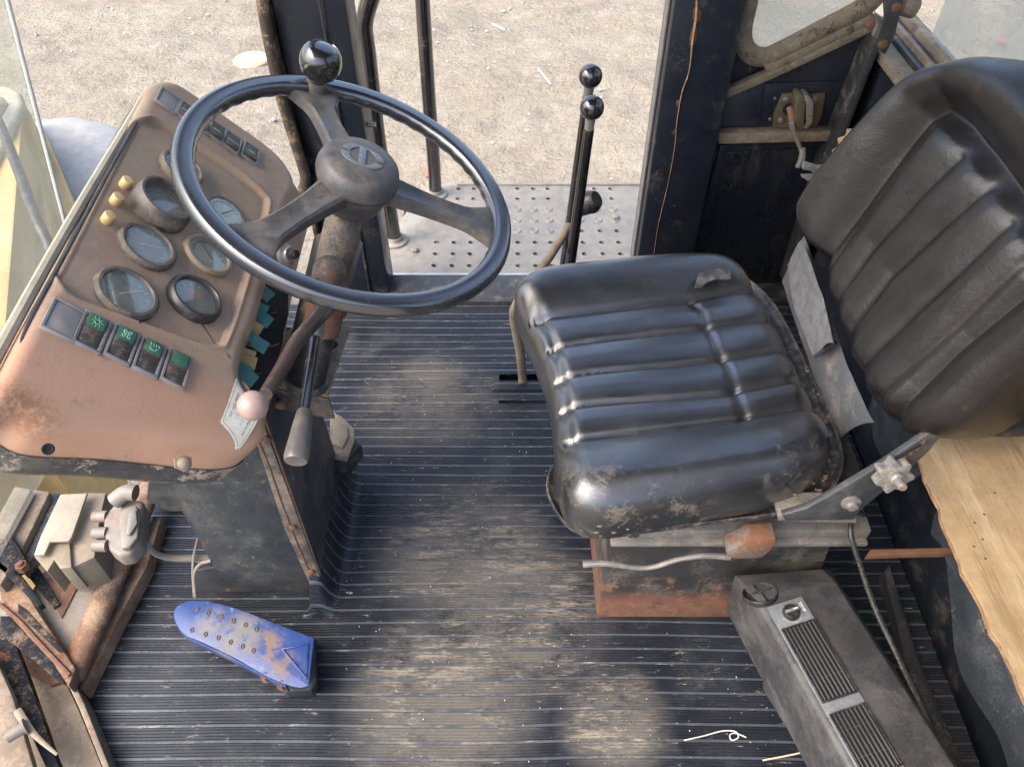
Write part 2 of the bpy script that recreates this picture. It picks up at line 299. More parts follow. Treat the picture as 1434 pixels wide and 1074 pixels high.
# ================================================================== SETTING
GZ = -1.7
def build_ground():
    n = 260; xs = np.concatenate([np.linspace(-60, -9, 20), np.linspace(-8.8, 8.8, n), np.linspace(9, 60, 20)])
    ys = np.concatenate([np.linspace(-20, 1, 12), np.linspace(1.2, 14, 200), np.linspace(15, 120, 25)])
    V = []
    for y in ys:
        for x in xs:
            p = Vector((x, y, 0))
            z = .035 * mnoise.noise(p * .5) + .035 * mnoise.noise(p * 1.7) + .028 * mnoise.noise(p * 4.3) + .018 * mnoise.noise(p * 9)
            z += .03 * max(0, mnoise.noise(p * 3.1 + Vector((5, 2, 0)))) ** 2
            V.append((x, y, GZ + z))
    W = len(xs)
    Fc = [(j * W + i, j * W + i + 1, (j + 1) * W + i + 1, (j + 1) * W + i) for j in range(len(ys) - 1) for i in range(W - 1)]
    mb = MB(); mb.v = V; mb.f = Fc
    gm = mat('dry compacted soil', (.25, .215, .16), .95, layers=[((.31, .275, .21), .40, .62, 1.3, {'amt': .8}), ((.20, .17, .135), .50, .66, 2.1, {'amt': .6, 'g': 40}), ((.17, .145, .115), .5, .64, 12, {'amt': .5, 's': (.5, 1, 1)}), ((.40, .375, .32), .60, .70, 9, {'amt': .6}), ((.45, .43, .4), .60, .68, 40, {'amt': .5}), ((.15, .13, .10), .54, .62, .9, {'amt': .35, 'g': 60, 'ga': .3}), ((.33, .31, .265), .54, .66, 4, {'amt': .5, 'g': 50})], bump=1.0, bscale=30, bump2=(1.0, 7))  # medium-scale colour layers also stand in for weak relief shading
    for nd in gm.node_tree.nodes:
        if nd.type == 'BUMP': nd.inputs['Distance'].default_value = .04 if nd.inputs['Strength'].default_value > .5 else .02
    obj('ground', mb, gm, kind='structure', recalc=False)
build_ground()
def gh(x, y): return GZ
def build_pebbles():
    mb = MB()
    for i in range(900):
        x = random.uniform(-5, 6); y = random.uniform(2.4, 9.5); r = random.choice([.006, .008, .01, .012, .014, .022]) * random.uniform(.7, 1.2)
        c = (x, y, GZ + .012 + r * .2)
        vs = []
        for dx, dy, dz in ((1, 0, 0), (0, 1, 0), (-1, 0, 0), (0, -1, 0), (0, 0, 1), (0, 0, -1)):
            k = random.uniform(.7, 1.3) * r; vs.append((c[0] + dx * k, c[1] + dy * k, c[2] + dz * k * .7))
        mb.add(vs, [(0, 1, 4), (1, 2, 4), (2, 3, 4), (3, 0, 4), (1, 0, 5), (2, 1, 5), (3, 2, 5), (0, 3, 5)])
    o = obj('gravel', mb, mat('pale stones', (.30, .27, .24), .9, layers=[((.45, .42, .39), .45, .6, 3, {})]), kind='stuff', recalc=False, smooth=False)
    o['label'] = 'small pale stones strewn over the dry ground'; o['category'] = 'gravel'
build_pebbles()

# cab floor, and an unseen roof added to shade the cab
mb = MB().box(-.75, .80, .18, 1.50, -.16, -.05); obj('cab_floor', mb, charcoal, kind='structure')
t = thing('shade_roof', 'unseen dark roof panel added to shade the cab', 'roof', (0, .8, 1.72))
obj('shade_roof_panel', MB().box(-.75, .95, .1, 1.6, 1.72, 1.78), black_dirty, t, bevel=.01)

# ================================================================== FLOOR MAT (real ribs)
def build_mat():
    lx = [(.18, -.50), (.365, -.61), (.513, -.712), (.75, -.716), (.9, -.72), (1.5, -.72)]
    prof = [(0, 0), (.30, 0), (.42, 1), (.88, 1)]
    pitch = .0050; ny = int((1.482 - .20) / pitch); cols = 150; V = []; rows = []
    for j in range(ny):
        big = (j % 5 == 0)
        for (q, h) in prof:
            qq = q if not big else (0, .10, .16, .98)[prof.index((q, h))]
            rows.append((.20 + (j + qq) * pitch, (.0014 if h else 0) * (1.3 if big and h else 1)))
    for (y, h) in rows:
        x0 = np.interp(y, [a for a, _ in lx], [b for _, b in lx])
        for i in range(cols):
            f = i / (cols - 1); x = x0 + (.73 - x0) * f
            p = Vector((x * 2.2, y * 2.2, 0)); wv = mnoise.noise(p); w2 = mnoise.noise(Vector((x * 5, y * 3, 4)))
            yy = y + .009 * wv * (.4 + y * .5) + .0014 * w2
            z = h + .0035 * max(0, mnoise.noise(Vector((x * 3, y * 7, 9))) + .15) * (1 if y < 1.4 else .2)
            # curls up against the right side of the steering pedestal
            dx = x - (-.338 + .0)
            if -.02 < dx < .06 and .64 < y < 1.0:
                k = max(0., 1 - max(dx, 0) / .034) ** 3 * min(1, (y - .64) / .05) * min(1, (1.0 - y) / .08)
                z += .075 * k
            # lifted edges at the cut slits under the levers
            if abs(y - 1.205) < .02 and -.04 < x < .12: z += .008
            if y > 1.44: z += .006 * (y - 1.44) / .04
            V.append((x, yy, z))
    Fc = []
    for r in range(len(rows) - 1):
        y = rows[r][0]
        for i in range(cols - 1):
            a = V[r * cols + i]
            if 1.212 < y < 1.238 and -.03 < a[0] < .10: continue
            if 1.150 < y < 1.160 and -.03 < a[0] < .10: continue
            if -.57 < a[0] < -.35 and .70 < y < .98: continue
            if .16 < a[0] < .45 and .66 < y < .98: continue
            Fc.append((r * cols + i, r * cols + i + 1, (r + 1) * cols + i + 1, (r + 1) * cols + i))
    mb = MB(); mb.v = V; mb.f = Fc
    wide = [((f[0] // cols) % 20 == 2) for f in Fc]
    P1 = PZ(620, 980, 0); P2 = PZ(860, 1010, 0); P3 = PZ(650, 760, 0); P4 = PZ(600, 560, 0); P5 = PZ(720, 860, 0); P6 = PZ(760, 960, 0)
    spots = [(*P1[:2], 0, .19), (*P2[:2], 0, .11), (*P3[:2], 0, .20), (*P4[:2], 0, .20), (*P5[:2], 0, .20)]
    m = mat('ribbed rubber mat', (.011, .014, .021), .40, spec=.55, coat=0, layers=[
        ((.145, .13, .108), .31, .59, 8, {'amt': .68, 'box': spots, 's': (.8, 1, 1), 'd': 12, 'r': .75}),
        ((.28, .24, .185), .51, .65, 30, {'amt': .75, 'box': spots[:3] + spots[4:], 's': (.25, 1, 1), 'd': 12, 'r': .75}),
        ((.10, .10, .10), .50, .68, 9, {'amt': .25}),
        ((.36, .32, .26), .63, .68, 120, {'amt': .7, 's': (.25, 1, 1)}),
        ((.45, .42, .38), .715, .73, 170, {'amt': .8})], bump=.15, bscale=160, rvar=.10)
    o = obj('floor_mat', mb, m, recalc=False, angle=50)
    o.data.materials.append(mat('wide rib with sheen tint', (.05, .058, .074), .38, spec=.9, layers=[((.24, .215, .175), .42, .66, 20, {'amt': .65, 'box': spots, 's': (.4, 1, 1)}), ((.02, .024, .032), .5, .6, 9, {'amt': .8}), ((.4, .37, .3), .6, .68, 90, {'amt': .6, 's': (.3, 1, 1)})], bump=.2, bscale=160))  # paler base carries the shiny bands' sheen, with dust over it
    o.data.polygons.foreach_set('material_index', [1 if q else 0 for q in wide[:len(o.data.polygons)]])
    return tag(o, 'black ribbed rubber mat with dusty footworn middle covering the cab floor', 'floor mat')
build_mat()
# ================================================================== STEP PLATE outside the far door
def build_step():
    z = -.05
    def cx(px, py): return PZ(px, py, z)[0]
    xs_c = [cx(611, 340), cx(635.5, 340), cx(659, 340), cx(725, 340), cx(749, 340), cx(771, 340), cx(816, 340), cx(842, 340), cx(866, 340)]
    ys_c = [PZ(717, q, z)[1] for q in (372.5, 356, 340, 324, 309, 294, 279, 265)]
    x0, x1 = cx(541, 392), cx(905, 340) + .05; y0, y1 = PZ(717, 383, z)[1], PZ(717, 261, z)[1]
    h = .019
    def edges(c, lo, hi):
        e = [lo]
        for v in c: e += [(v - h, 0), (v + h, 1)]
        return e
    gx = [x0]; fx = []
    for c in xs_c: fx.append(None); gx.append(c - h); fx.append(c); gx.append(c + h)
    fx.append(None); gx.append(x1)
    gy = [y0]; fy = []
    for c in ys_c: fy.append(None); gy.append(c - h); fy.append(c); gy.append(c + h)
    fy.append(None); gy.append(y1)
    mb = MB(); rim = MB(); cut = PZ(592, 262, z)
    for j in range(len(gy) - 1):
        for i in range(len(gx) - 1):
            a, b, c, d = gx[i], gx[i + 1], gy[j], gy[j + 1]
            if b - a < .001 or d - c < .001: continue
            hole = fx[i] is not None and fy[j] is not None
            col = (i - 1) // 2; row = (j - 1) // 2
            dimple = hole and row in (3, 4, 5) and col >= 1 and not (row == 3 and col > 5)
            miss = hole and ((col == 0 and row > 5) or (col in (0, 1, 2) and row in (3, 4, 5)))
            if not hole or miss:
                # trim the far left corner of the plate diagonally
                aa = a
                if i == 0 and c > PZ(600, 335, z)[1]: continue
                mb.add([(aa, c, z), (b, c, z), (b, d, z), (aa, d, z)], [(0, 1, 2, 3)])
                continue
            X, Y = fx[i], fy[j]; n = 12
            r1 = .0100 if not dimple else .013; r2 = .0072
            sq = []
            for k in range(n):
                q = 2 * math.pi * (k + .5) / n; ux, uy = math.cos(q), math.sin(q); m = max(abs(ux), abs(uy)); sq.append((X + ux / m * (b - X), Y + uy / m * (d - Y), z))
            # exact corners included by n=12 with half step is not guaranteed: fill corners explicitly
            ring0 = [(X + r1 * math.cos(2 * math.pi * (k + .5) / n), Y + r1 * math.sin(2 * math.pi * (k + .5) / n), z) for k in range(n)]
            hz = .0035 if dimple else .0015
            ring1 = [(X + (r1 * .72) * math.cos(2 * math.pi * (k + .5) / n), Y + (r1 * .72) * math.sin(2 * math.pi * (k + .5) / n), z + hz) for k in range(n)]
            ring2 = [(X + r2 * math.cos(2 * math.pi * (k + .5) / n), Y + r2 * math.sin(2 * math.pi * (k + .5) / n), z + (hz * .6)) for k in range(n)]
            ring3 = [(x, y, z - .006) for x, y, _ in ring2]
            V = sq + ring0 + ring1 + ring2 + ring3; Fc = []
            for lv in range(4 if not dimple else 3):
                for k in range(n): Fc.append((lv * n + k, lv * n + (k + 1) % n, (lv + 1) * n + (k + 1) % n, (lv + 1) * n + k))
            if dimple: Fc.append(tuple(3 * n + k for k in range(n)))
            mb.add(V, Fc)
            for sx, sy in ((a, c), (b, c), (b, d), (a, d)):
                ks = sorted(range(n), key=lambda k: (sq[k][0] - sx) ** 2 + (sq[k][1] - sy) ** 2)[:2]
                mb.add([sq[ks[0]], (sx, sy, z), sq[ks[1]]], [(0, 1, 2)])
    t = thing('step_plate', 'grey perforated metal step plate outside the open far door', 'step plate', ((x0 + x1) / 2, y0, z))
    obj('tread_sheet', mb, alu, t, recalc=False, smooth=False)
    zl = z
    # chamfered left corner piece and solid left plate
    poly = [PZ(535, 335, z - .004), PZ(560, 310, z - .004), PZ(592, 263, z - .004), PZ(640, 263, z - .004), PZ(600, 383, z - .004), PZ(540, 383, z - .004)]
    obj('side_plate', MB().prism(poly, (0, 0, -.01)), alu, t, bevel=.002)
    obj('front_lip', MB().box(x0, x1, y0 - .035, y0 - .001, z - .03, z + .004), mat('bright edge metal', (.42, .44, .46), .4, metal=.4, layers=[(RUSTD, .6, .7, 20, {})]), t, bevel=.004)
    obj('edge_angle', MB().box(PZ(640, 262, z)[0], x1, y1 + .001, y1 + .012, z - .05, z + .006), alu, t, bevel=.002)
    a = PZ(622, 293, z); b = PZ(690, 293, z)
    obj('weld_strip', MB().box(a[0], b[0], a[1] - .003, a[1] + .003, z + .001, z + .004), rubber, t, bevel=.001)
    for (px, py) in ((581, 352), (862, 306)):
        p = PZ(px, py, z); m = MB().lathe([(.011, 0), (.011, .008), (.007, .011)], 6); obj('bolt', m, alu, t, T(*map(float, p)))
    p = PZ(655, 298, z + .004)
    o = obj('latch_pin', MB().tube([p + np.array([-.02, .004, .004]), p + np.array([0, .002, .006]), p + np.array([.02, -.006, .004])], [.004, .005, .002], 8, 3), steelk, t)
    obj('hole_shade_sheet', MB().box(x0 + .01, x1, y0 + .01, y1 - .01, z - .035, z - .028), holed, t)  # dark sheet added below so the tread holes look shaded
    # supporting channel below
    obj('support_channel', MB().box(x0 + .02, x1, y0 + .05, y0 + .09, z - .14, z - .012), black_dirty, t, bevel=.003)
build_step()

# door sill
t = thing('door_sill', 'black steel door sill between the rubber mat and the step plate', 'door sill', (0, 1.5, 0))
obj('sill_beam', MB().box(-.33, .74, 1.500, 1.600, -.12, .012), black_dirty, t, bevel=.006)
obj('sill_lip', MB().box(-.33, .74, 1.478, 1.496, -.02, .022), black_dirty, t, bevel=.004)

# handrails
def rail(pts, Y, r, label, base):
    P = [PY(x, y, Y) for x, y in pts]
    t = thing('grab_rail', label, 'handrail', base, 'grab rails beside the far door step')
    obj('rail_bar', MB().tube(P, r, 16, 6), black_gloss, t)
    m = MB().lathe([(r + .018, 0), (r + .017, .006), (r + .006, .010), (r + .003, .020)], 24); obj('base_flange', m, alu, t, T(*map(float, base)))
b1 = PZ(553, 338, -.05); Y1 = b1[1]
rail([(553, 341), (545, 290), (530, 200), (520, 120), (513, 62), (510, 40), (512, 22), (520, -5), (532, -40)], Y1, .0205, 'black grab rail nearer the steering wheel, kinked at its top', b1)
b2 = PZ(610, 273, -.05); Y2 = b2[1]
rail([(610, 276), (607, 220), (600, 130), (594, 40), (589, -40)], Y2, .0195, 'straight black grab rail with reddish wear, farther out on the step', b2)

# ================================================================== PILLARS & SIDE PANEL
def box_y(xl, xr, Y, d, z0, z1): return MB().box(xl, xr, Y, Y + d, z0, z1)
t = thing('door_pillar', 'black door pillar behind the steering wheel', 'pillar', (-.38, 1.52, 0))
xl, xr = PY(378, 0, 1.52)[0], PY(484, 0, 1.52)[0]
obj('post', box_y(xl, xr, 1.52, .09, -.12, 1.72), navy, t, bevel=.006)
obj('flange', MB().box(xl - .012, xl - .001, 1.50, 1.56, -.1, 1.72), sealr, t, bevel=.003)
obj('weld_seam', MB().tube([(PY(x, y, 1.519)) for x, y in ((450, 0), (458, 60), (452, 90), (466, 200), (478, 290), (492, 380))], .0016, 6, 4), seam, t)
obj('weld_bead', MB().box(xr - .052, xr - .046, 1.515, 1.519, -.1, 1.72), black_dirty, t, bevel=.001)
for py in (174, 182):
    pass
p = PY(516, 175, 1.56); obj('door_pin', MB().tube([p - np.array([.03, 0, 0]), p + np.array([.016, 0, 0])], .0055, 10, 1).tube([p - np.array([.02, 0, 0]), p - np.array([.004, 0, 0])], .011, 10, 1), steelk, t)
P = [PY(x, y, 1.50) for x, y in ((362, -40), (372, 30), (386, 100), (398, 150), (412, 195), (424, 232), (428, 252), (423, 268), (412, 282), (398, 296), (380, 306))]
o = obj('window_seal', MB().tube(P, .0095, 10, 5, flat=1.3), sealr); tag(o, 'brown black rubber window seal curving behind the steering wheel', 'window seal')

t = thing('rear_door_pillar', 'broad navy black pillar between the door opening and the side panel', 'pillar', (.37, 1.5, 0))
xl, xr = PY(945, 0, 1.5)[0], PY(1048, 0, 1.5)[0]
obj('post', box_y(xl, xr, 1.5, .10, -.12, 1.72), navy, t, bevel=.007)
obj('edge_trim', MB().box(xl - .005, xl - .0008, 1.53, 1.56, -.12, 1.72), greymetal, t, bevel=.001)
sp = [(976, -20), (975, 20), (970, 55), (965, 100), (955, 130), (948, 170), (945, 205), (935, 260), (922, 315), (914, 368)]
P = [PY(x, y, 1.499) for x, y in sp]
for q_ in ([(971, 14), (977, 10), (983, 18), (980, 30), (974, 36), (970, 28)], [(969, 40), (975, 38), (976, 52), (971, 66), (965, 68), (966, 52)], [(947, 142), (951, 140), (952, 148), (948, 152)], [(944, 182), (948, 180), (948, 190), (945, 192)]):
    obj('rust_patch', MB().prism([PY(x, y, 1.4985) for x, y in q_], (0, .001, 0)), rust, t, bevel=.0003)
obj('cracked_seam', MB().tube(P, [.002, .007, .006, .002, .003, .002, .0015, .001, .0012, .0008], 6, 4, flat=.4), seam, t)

# side panel below the rear side window, plane Y=1.56
YP = 1.56
t = thing('cab_side_wall', 'dark navy side panel with a latch and a pale trim strip behind the seat', 'side panel', (.6, YP, 0))
def yprism(pts, Y, d): return MB().prism([PY(x, y, Y) for x, y in pts], (0, d, 0))
obj('panel_sheet', yprism([(1000, 137), (1236, 30), (1215, 110), (1110, 420), (920, 420)], YP, .02), navy, t, bevel=.002)
obj('lower_frame', MB().prism([PY(x, y, YP - .012) for x, y in ((1009, 204), (1020, 204), (972, 395), (955, 395))], (0, .012, 0)), navy, t, bevel=.003)
o = obj('window_frame_strip', yprism([(1008, 130), (1010, 142), (1090, 108), (1226, 44), (1228, 30), (1100, 92)], YP - .02, .02), tanseal, t, bevel=.003)
obj('lower_door_skin', yprism([(1000, 215), (1160, 206), (1100, 392), (950, 385)], YP - .006, .005), mat('darker satin navy', (.010, .012, .018), .28, layers=[((.10, .07, .05), .52, .72, 9, {'amt': .5, 's': (1, 1, .3)})], bump=.15, bscale=20), t, bevel=.002)
obj('corner_post', MB().prism([PY(x, y, YP - .06) for x, y in ((1222, 62), (1240, 50), (1170, 232), (1118, 405), (1098, 405), (1152, 232))], (0, .06, 0)), black_dirty, t, bevel=.006)
obj('trim_strip', MB().prism([PY(x, y, YP - .035) for x, y in ((1006, 188), (1165, 185), (1165, 199), (1006, 203))], (0, .03, 0)), tan, t, bevel=.004)
obj('latch_backing', yprism([(1072, 118), (1186, 114), (1168, 182), (1062, 184)], YP - .008, .006), navy, t, bevel=.002)
# latch: two plates, knuckles, hook
lt = thing('door_latch', 'worn brass coloured latch with a hanging hook on the navy side panel', 'latch', PY(1115, 160, YP - .03))
def plate(pts, Y, d, name, m): return obj(name, yprism(pts, Y, d), m, lt, bevel=.002)
brass = mat('dull brass steel', (.13, .105, .07), .5, metal=.4, layers=[((.22, .18, .12), .5, .7, 50, {'amt': .6}), (RUST, .55, .66, 25, {})], bump=.2, bscale=120)
plate([(1096, 133), (1117, 131), (1122, 137), (1118, 180), (1082, 180), (1084, 160)], YP - .02, .010, 'left_plate', brass)
plate([(1134, 134), (1156, 132), (1152, 160), (1143, 180), (1130, 180)], YP - .02, .010, 'right_plate', brass)
plate([(1116, 134), (1124, 134), (1130, 142), (1130, 172), (1122, 184), (1112, 184)], YP - .055, .034, 'left_jaw', brass)
plate([(1127, 134), (1134, 136), (1140, 144), (1138, 172), (1130, 182), (1124, 180)], YP - .055, .034, 'right_jaw', steelk)
for px, py in ((1100, 139), (1093, 168), (1140, 139)):
    m = MB().lathe([(.006, 0), (.0055, .003), (.002, .004)], 12); F = Frame(PY(px, py, YP - .021), (0, -1, 0)); obj('screw', m, steelk, lt, F.M())
F = Frame(PY(1105, 153, YP - .0205), (0, -1, 0)); obj('keyhole', MB().lathe([(.0135, 0), (.0135, .001)], 16), holed, lt, F.M())
obj('striker', MB().tube([PY(1105, 150, YP - .03), PY(1110, 166, YP - .045), PY(1108, 180, YP - .05)], [.006, .009, .005], 8, 4), rustframe, lt)
obj('hook', MB().tube([PY(1108, 172, YP - .06), PY(1113, 188, YP - .06), PY(1119, 204, YP - .06), PY(1122, 212, YP - .062)], [.006, .004, .004, .004], 8, 4).tube([PY(1124, 208, YP - .064), PY(1123, 222, YP - .066), PY(1117, 234, YP - .066)], [.005, .0075, .006], 10, 4), steelk, lt)
for px, py in ((1078, 167), (1152, 137), (1172, 149), (1085, 138), (1161, 176)):
    F = Frame(PY(px, py, YP - .009), (0, -1, 0)); obj('rivet', MB().lathe([(.0035, 0), (.003, .002), (.001, .0025)], 8), steelk, t, F.M())

# rear side window (glass) with thick seal, plane Y=1.57
t = thing('side_window', 'dusty side window with tan rounded rubber seal above the navy panel', 'window', PY(1120, 40, 1.57))
sp = [(1075, -260), (1062, -120), (1052, -30), (1046, 10), (1040, 38), (1041, 60), (1052, 76), (1072, 80), (1100, 68), (1150, 42), (1200, 16), (1222, 0), (1236, -25), (1242, -80), (1240, -160)]
P = [PY(x, y, 1.555) for x, y in sp]
obj('seal', MB().tube(P, .014, 10, 5, flat=1.4), tanseal, t)
obj('pane', MB().prism([PY(x, y, 1.565) for x, y in ((1075, -260), (1046, 0), (1042, 55), (1060, 78), (1090, 72), (1225, 0), (1240, -60), (1240, -160))], (0, .005, 0)), winglass, t, smooth=False)
obj('frame_fill', yprism([(1048, -10), (1044, 40), (1036, 62), (1048, 84), (1075, 90), (1010, 130), (990, 130), (1020, 0)], 1.562, .012), navy, t, bevel=.001)
obj('lower_backing', yprism([(1000, 50), (1040, 68), (1058, 92), (1095, 86), (1226, 22), (1240, 60), (1000, 165)], 1.578, .012), navy, t, bevel=.001)
obj('inner_shelf', MB().prism([PY(x, y, 1.54) for x, y in ((1070, 92), (1090, 86), (1225, 20), (1228, 30), (1092, 98), (1074, 104))], (0, .03, 0)), tanseal, t, bevel=.003)

# rear wall: from the corner post towards the camera
XR = .735
t = thing('rear_wall', 'navy rear wall panel with stepped dusty window channels behind the backrest', 'wall panel', (XR, 1.2, 0))
zt = PX(1240, 62, XR)[2]
def wallp(z0, z1, x0, x1, y0=.35, y1=1.68): return MB().box(x0, x1, y0, y1, z0, z1)
obj('wall_sheet', wallp(-.05, zt - .03, XR, XR + .02, .12), navy, t, bevel=.002)
obj('lower_channel', wallp(zt - .03, zt - .012, XR - .012, XR + .03), tanseal, t, bevel=.004)
obj('dark_channel', wallp(zt - .03, zt - .004, XR + .031, XR + .046), black_dirty, t, bevel=.004)
obj('middle_channel', wallp(zt - .03, zt + .006, XR + .047, XR + .058), tanseal, t, bevel=.004)
obj('upper_channel', wallp(zt - .03, zt - .002, XR + .059, XR + .075), black_dirty, t, bevel=.004)
obj('outer_channel', wallp(zt - .03, zt + .012, XR + .076, XR + .100), tanseal, t, bevel=.005)
obj('insulation', MB().prism([PX(x, y, XR - .02) for x, y in ((1190, 190), (1205, 184), (1212, 190), (1250, 165), (1330, 190), (1240, 420), (1165, 260), (1172, 225), (1180, 222))], (.02, 0, 0)), foam, t, bevel=.004)
t = thing('rear_window', 'hazy dusty rear window glass above the backrest', 'window', (XR + .1, 1.0, zt))
obj('pane', MB().box(XR + .086, XR + .091, .3, 1.53, zt + .0125, zt + .75), winglass, t, smooth=False)
t = thing('near_shade_wall', 'unseen near side wall added to shade the heater corner', 'wall', (.7, .1, 0))  # out-of-frame wall added to darken the heater corner
t['kind'] = 'structure'
obj('wall_sheet', MB().box(.44, .95, .04, .07, -.15, 1.72), navy, t, bevel=.004)
o = obj('torn_foam', MB().prism([PY(x, y, 1.36) for x, y in ((1166, 244), (1172, 228), (1170, 222), (1180, 214), (1178, 204), (1190, 200), (1192, 190), (1204, 191), (1212, 184), (1224, 188), (1214, 206), (1190, 246))], (0, .03, 0)), foam, bevel=.003)
tag(o, 'torn yellow foam edge showing behind the backrest', 'foam')
o = obj('frayed_webbing', MB().prism([PY(x, y, 1.34) for x, y in ((1127, 229), (1146, 235), (1176, 234), (1186, 244), (1160, 262), (1144, 262), (1122, 248), (1142, 248), (1136, 240), (1124, 238))], (0, .012, 0)), strap, bevel=.001)
tag(o, 'frayed grey webbing end poking out beside the backrest', 'webbing')
# bracket in the window corner
t = thing('window_stay', 'dark steel window stay lever bolted at the rear window corner', 'bracket', PY(1245, 40, 1.45))
Fb = [(1236, -30), (1258, -30), (1266, 2), (1254, 50), (1240, 78), (1228, 68), (1240, 30)]
obj('lever_plate', MB().prism([PY(x, y, 1.44) for x, y in Fb], (0, .012, 0)), charcoal, t, bevel=.003)
obj('hinge_barrel', MB().tube([PY(1262, 6, 1.46), PY(1281, 12, 1.46)], .018, 14, 1), tan, t)
obj('bracket_plate', MB().prism([PY(x, y, 1.46) for x, y in ((1226, 18), (1240, 30), (1234, 60), (1222, 52), (1230, 36))], (0, .012, 0)), greymetal, t, bevel=.002)
for px, py in ((1254, 10), (1236, 62), (1218, 34)):
    F = Frame(PY(px, py, 1.439), (0, -1, 0)); obj('bolt', MB().lathe([(.009, 0), (.009, .006), (.005, .009)], 8), rust, t, F.M())
# outside pipe seen through the rear glass
o = obj('exhaust_stack', MB().tube([(1.75, 2.3, -1.2), (1.80, 2.5, .3), (1.95, 2.8, 1.6)], .085, 18, 6), greymetal); tag(o, 'thick grey pipe standing outside behind the rear glass', 'pipe')
# ================================================================== CUSHION/BACK BUILDER (star-shaped, height field)
def seg_dist(Pp, A, B):
    d = B - A; L2 = (d ** 2).sum(); t = np.clip(((Pp - A) @ d) / L2, 0, 1); return np.linalg.norm(Pp - (A + t[:, None] * d), axis=1)
def poly_dist(Pp, pts):
    pts = [np.array(p) for p in pts]; return np.min([seg_dist(Pp, pts[i], pts[i + 1]) for i in range(len(pts) - 1)], axis=0)
def star(F, outline, hfun, center, rings=90, seg=260, edge=.05, eh=.05, skirt=()):
    O = np.array(spline(outline, 14, closed=True))
    ang = np.unwrap(np.arctan2(O[:, 1] - center[1], O[:, 0] - center[0]))
    if ang[-1] < ang[0]: O = O[::-1]; ang = np.unwrap(np.arctan2(O[:, 1] - center[1], O[:, 0] - center[0]))
    rad = np.linalg.norm(O - center, axis=1)
    # resample uniformly along the perimeter
    L = np.concatenate([[0], np.cumsum(np.linalg.norm(np.diff(np.vstack([O, O[:1]]), axis=0), axis=1))])
    u = np.linspace(0, L[-1], seg, endpoint=False); OO = np.vstack([O, O[:1]])
    B = np.stack([np.interp(u, L, OO[:, 0]), np.interp(u, L, OO[:, 1])], 1)
    t = np.concatenate([np.linspace(.02, .9, rings - 14), 1 - .1 * np.linspace(1, 0, 15)[1:] ** 1.6])
    V = [center]; P2 = [np.array([center])]
    for r in t: P2.append(center + (B - center) * r)
    P2 = np.vstack(P2)
    bd = poly_dist(P2, list(B) + [B[0]])
    e = np.clip(1 - bd / edge, 0, 1); base = -eh * (1 - np.sqrt(np.clip(1 - e ** 2, 0, 1)))
    h = hfun(P2, bd) + base
    V = [F.w(p[0], p[1], c) for p, c in zip(P2, h)]
    fs = [(0, 1 + k, 1 + (k + 1) % seg) for k in range(seg)]
    for i in range(len(t) - 1):
        for k in range(seg): fs.append((1 + i * seg + k, 1 + (i + 1) * seg + k, 1 + (i + 1) * seg + (k + 1) % seg, 1 + i * seg + (k + 1) % seg))
    last = 1 + (len(t) - 1) * seg
    hb = h[last:last + seg]
    for (sc, dz) in skirt:
        st = len(V)
        for k in range(seg):
            p = center + (B[k] - center) * sc; V.append(F.w(p[0], p[1], hb[k] + dz))
        for k in range(seg): fs.append((last + k, st + k, st + (k + 1) % seg, last + (k + 1) % seg))
        last = st
    fs.append(tuple(last + k for k in range(seg)))
    mb = MB(); mb.v = [tuple(v) for v in V]; mb.f = fs
    return mb, B

# ================================================================== SEAT
ZC = .43
SF = Frame((0, 0, ZC), (0, 0, 1))
def sl(pts, c=0): return [np.array(SF.loc(x, y, c)) for x, y in pts]
seat = thing('driver_seat', 'black ribbed vinyl driver seat with cushion and reclined backrest', 'seat', (.30, .85, 0))
cush_out = sl([(722, 420), (728, 400), (755, 384), (830, 373), (900, 366), (985, 363), (1032, 374), (1062, 400), (1092, 450), (1120, 505), (1148, 565), (1162, 615), (1160, 640), (1140, 662), (1080, 684), (1000, 699), (900, 715), (838, 722), (804, 711), (788, 686), (780, 640), (778, 580), (768, 520), (745, 460)])
GR = [[(752, 447), (800, 441), (974, 421), (1066, 402)], [(770, 487), (820, 479), (981, 461), (1086, 445)], [(780, 529), (830, 522), (989, 507), (1112, 488)], [(787, 571), (840, 566), (1010, 553), (1128, 529)], [(794, 618), (850, 612), (1032, 590), (1140, 568)]]
GRl = [sl(g) for g in GR]
CH = sl([(966, 424), (982, 440), (990, 462), (1002, 490), (1018, 515), (1028, 545), (1044, 590)])
FE = sl([(758, 440), (778, 485), (788, 530), (793, 572), (800, 622)])
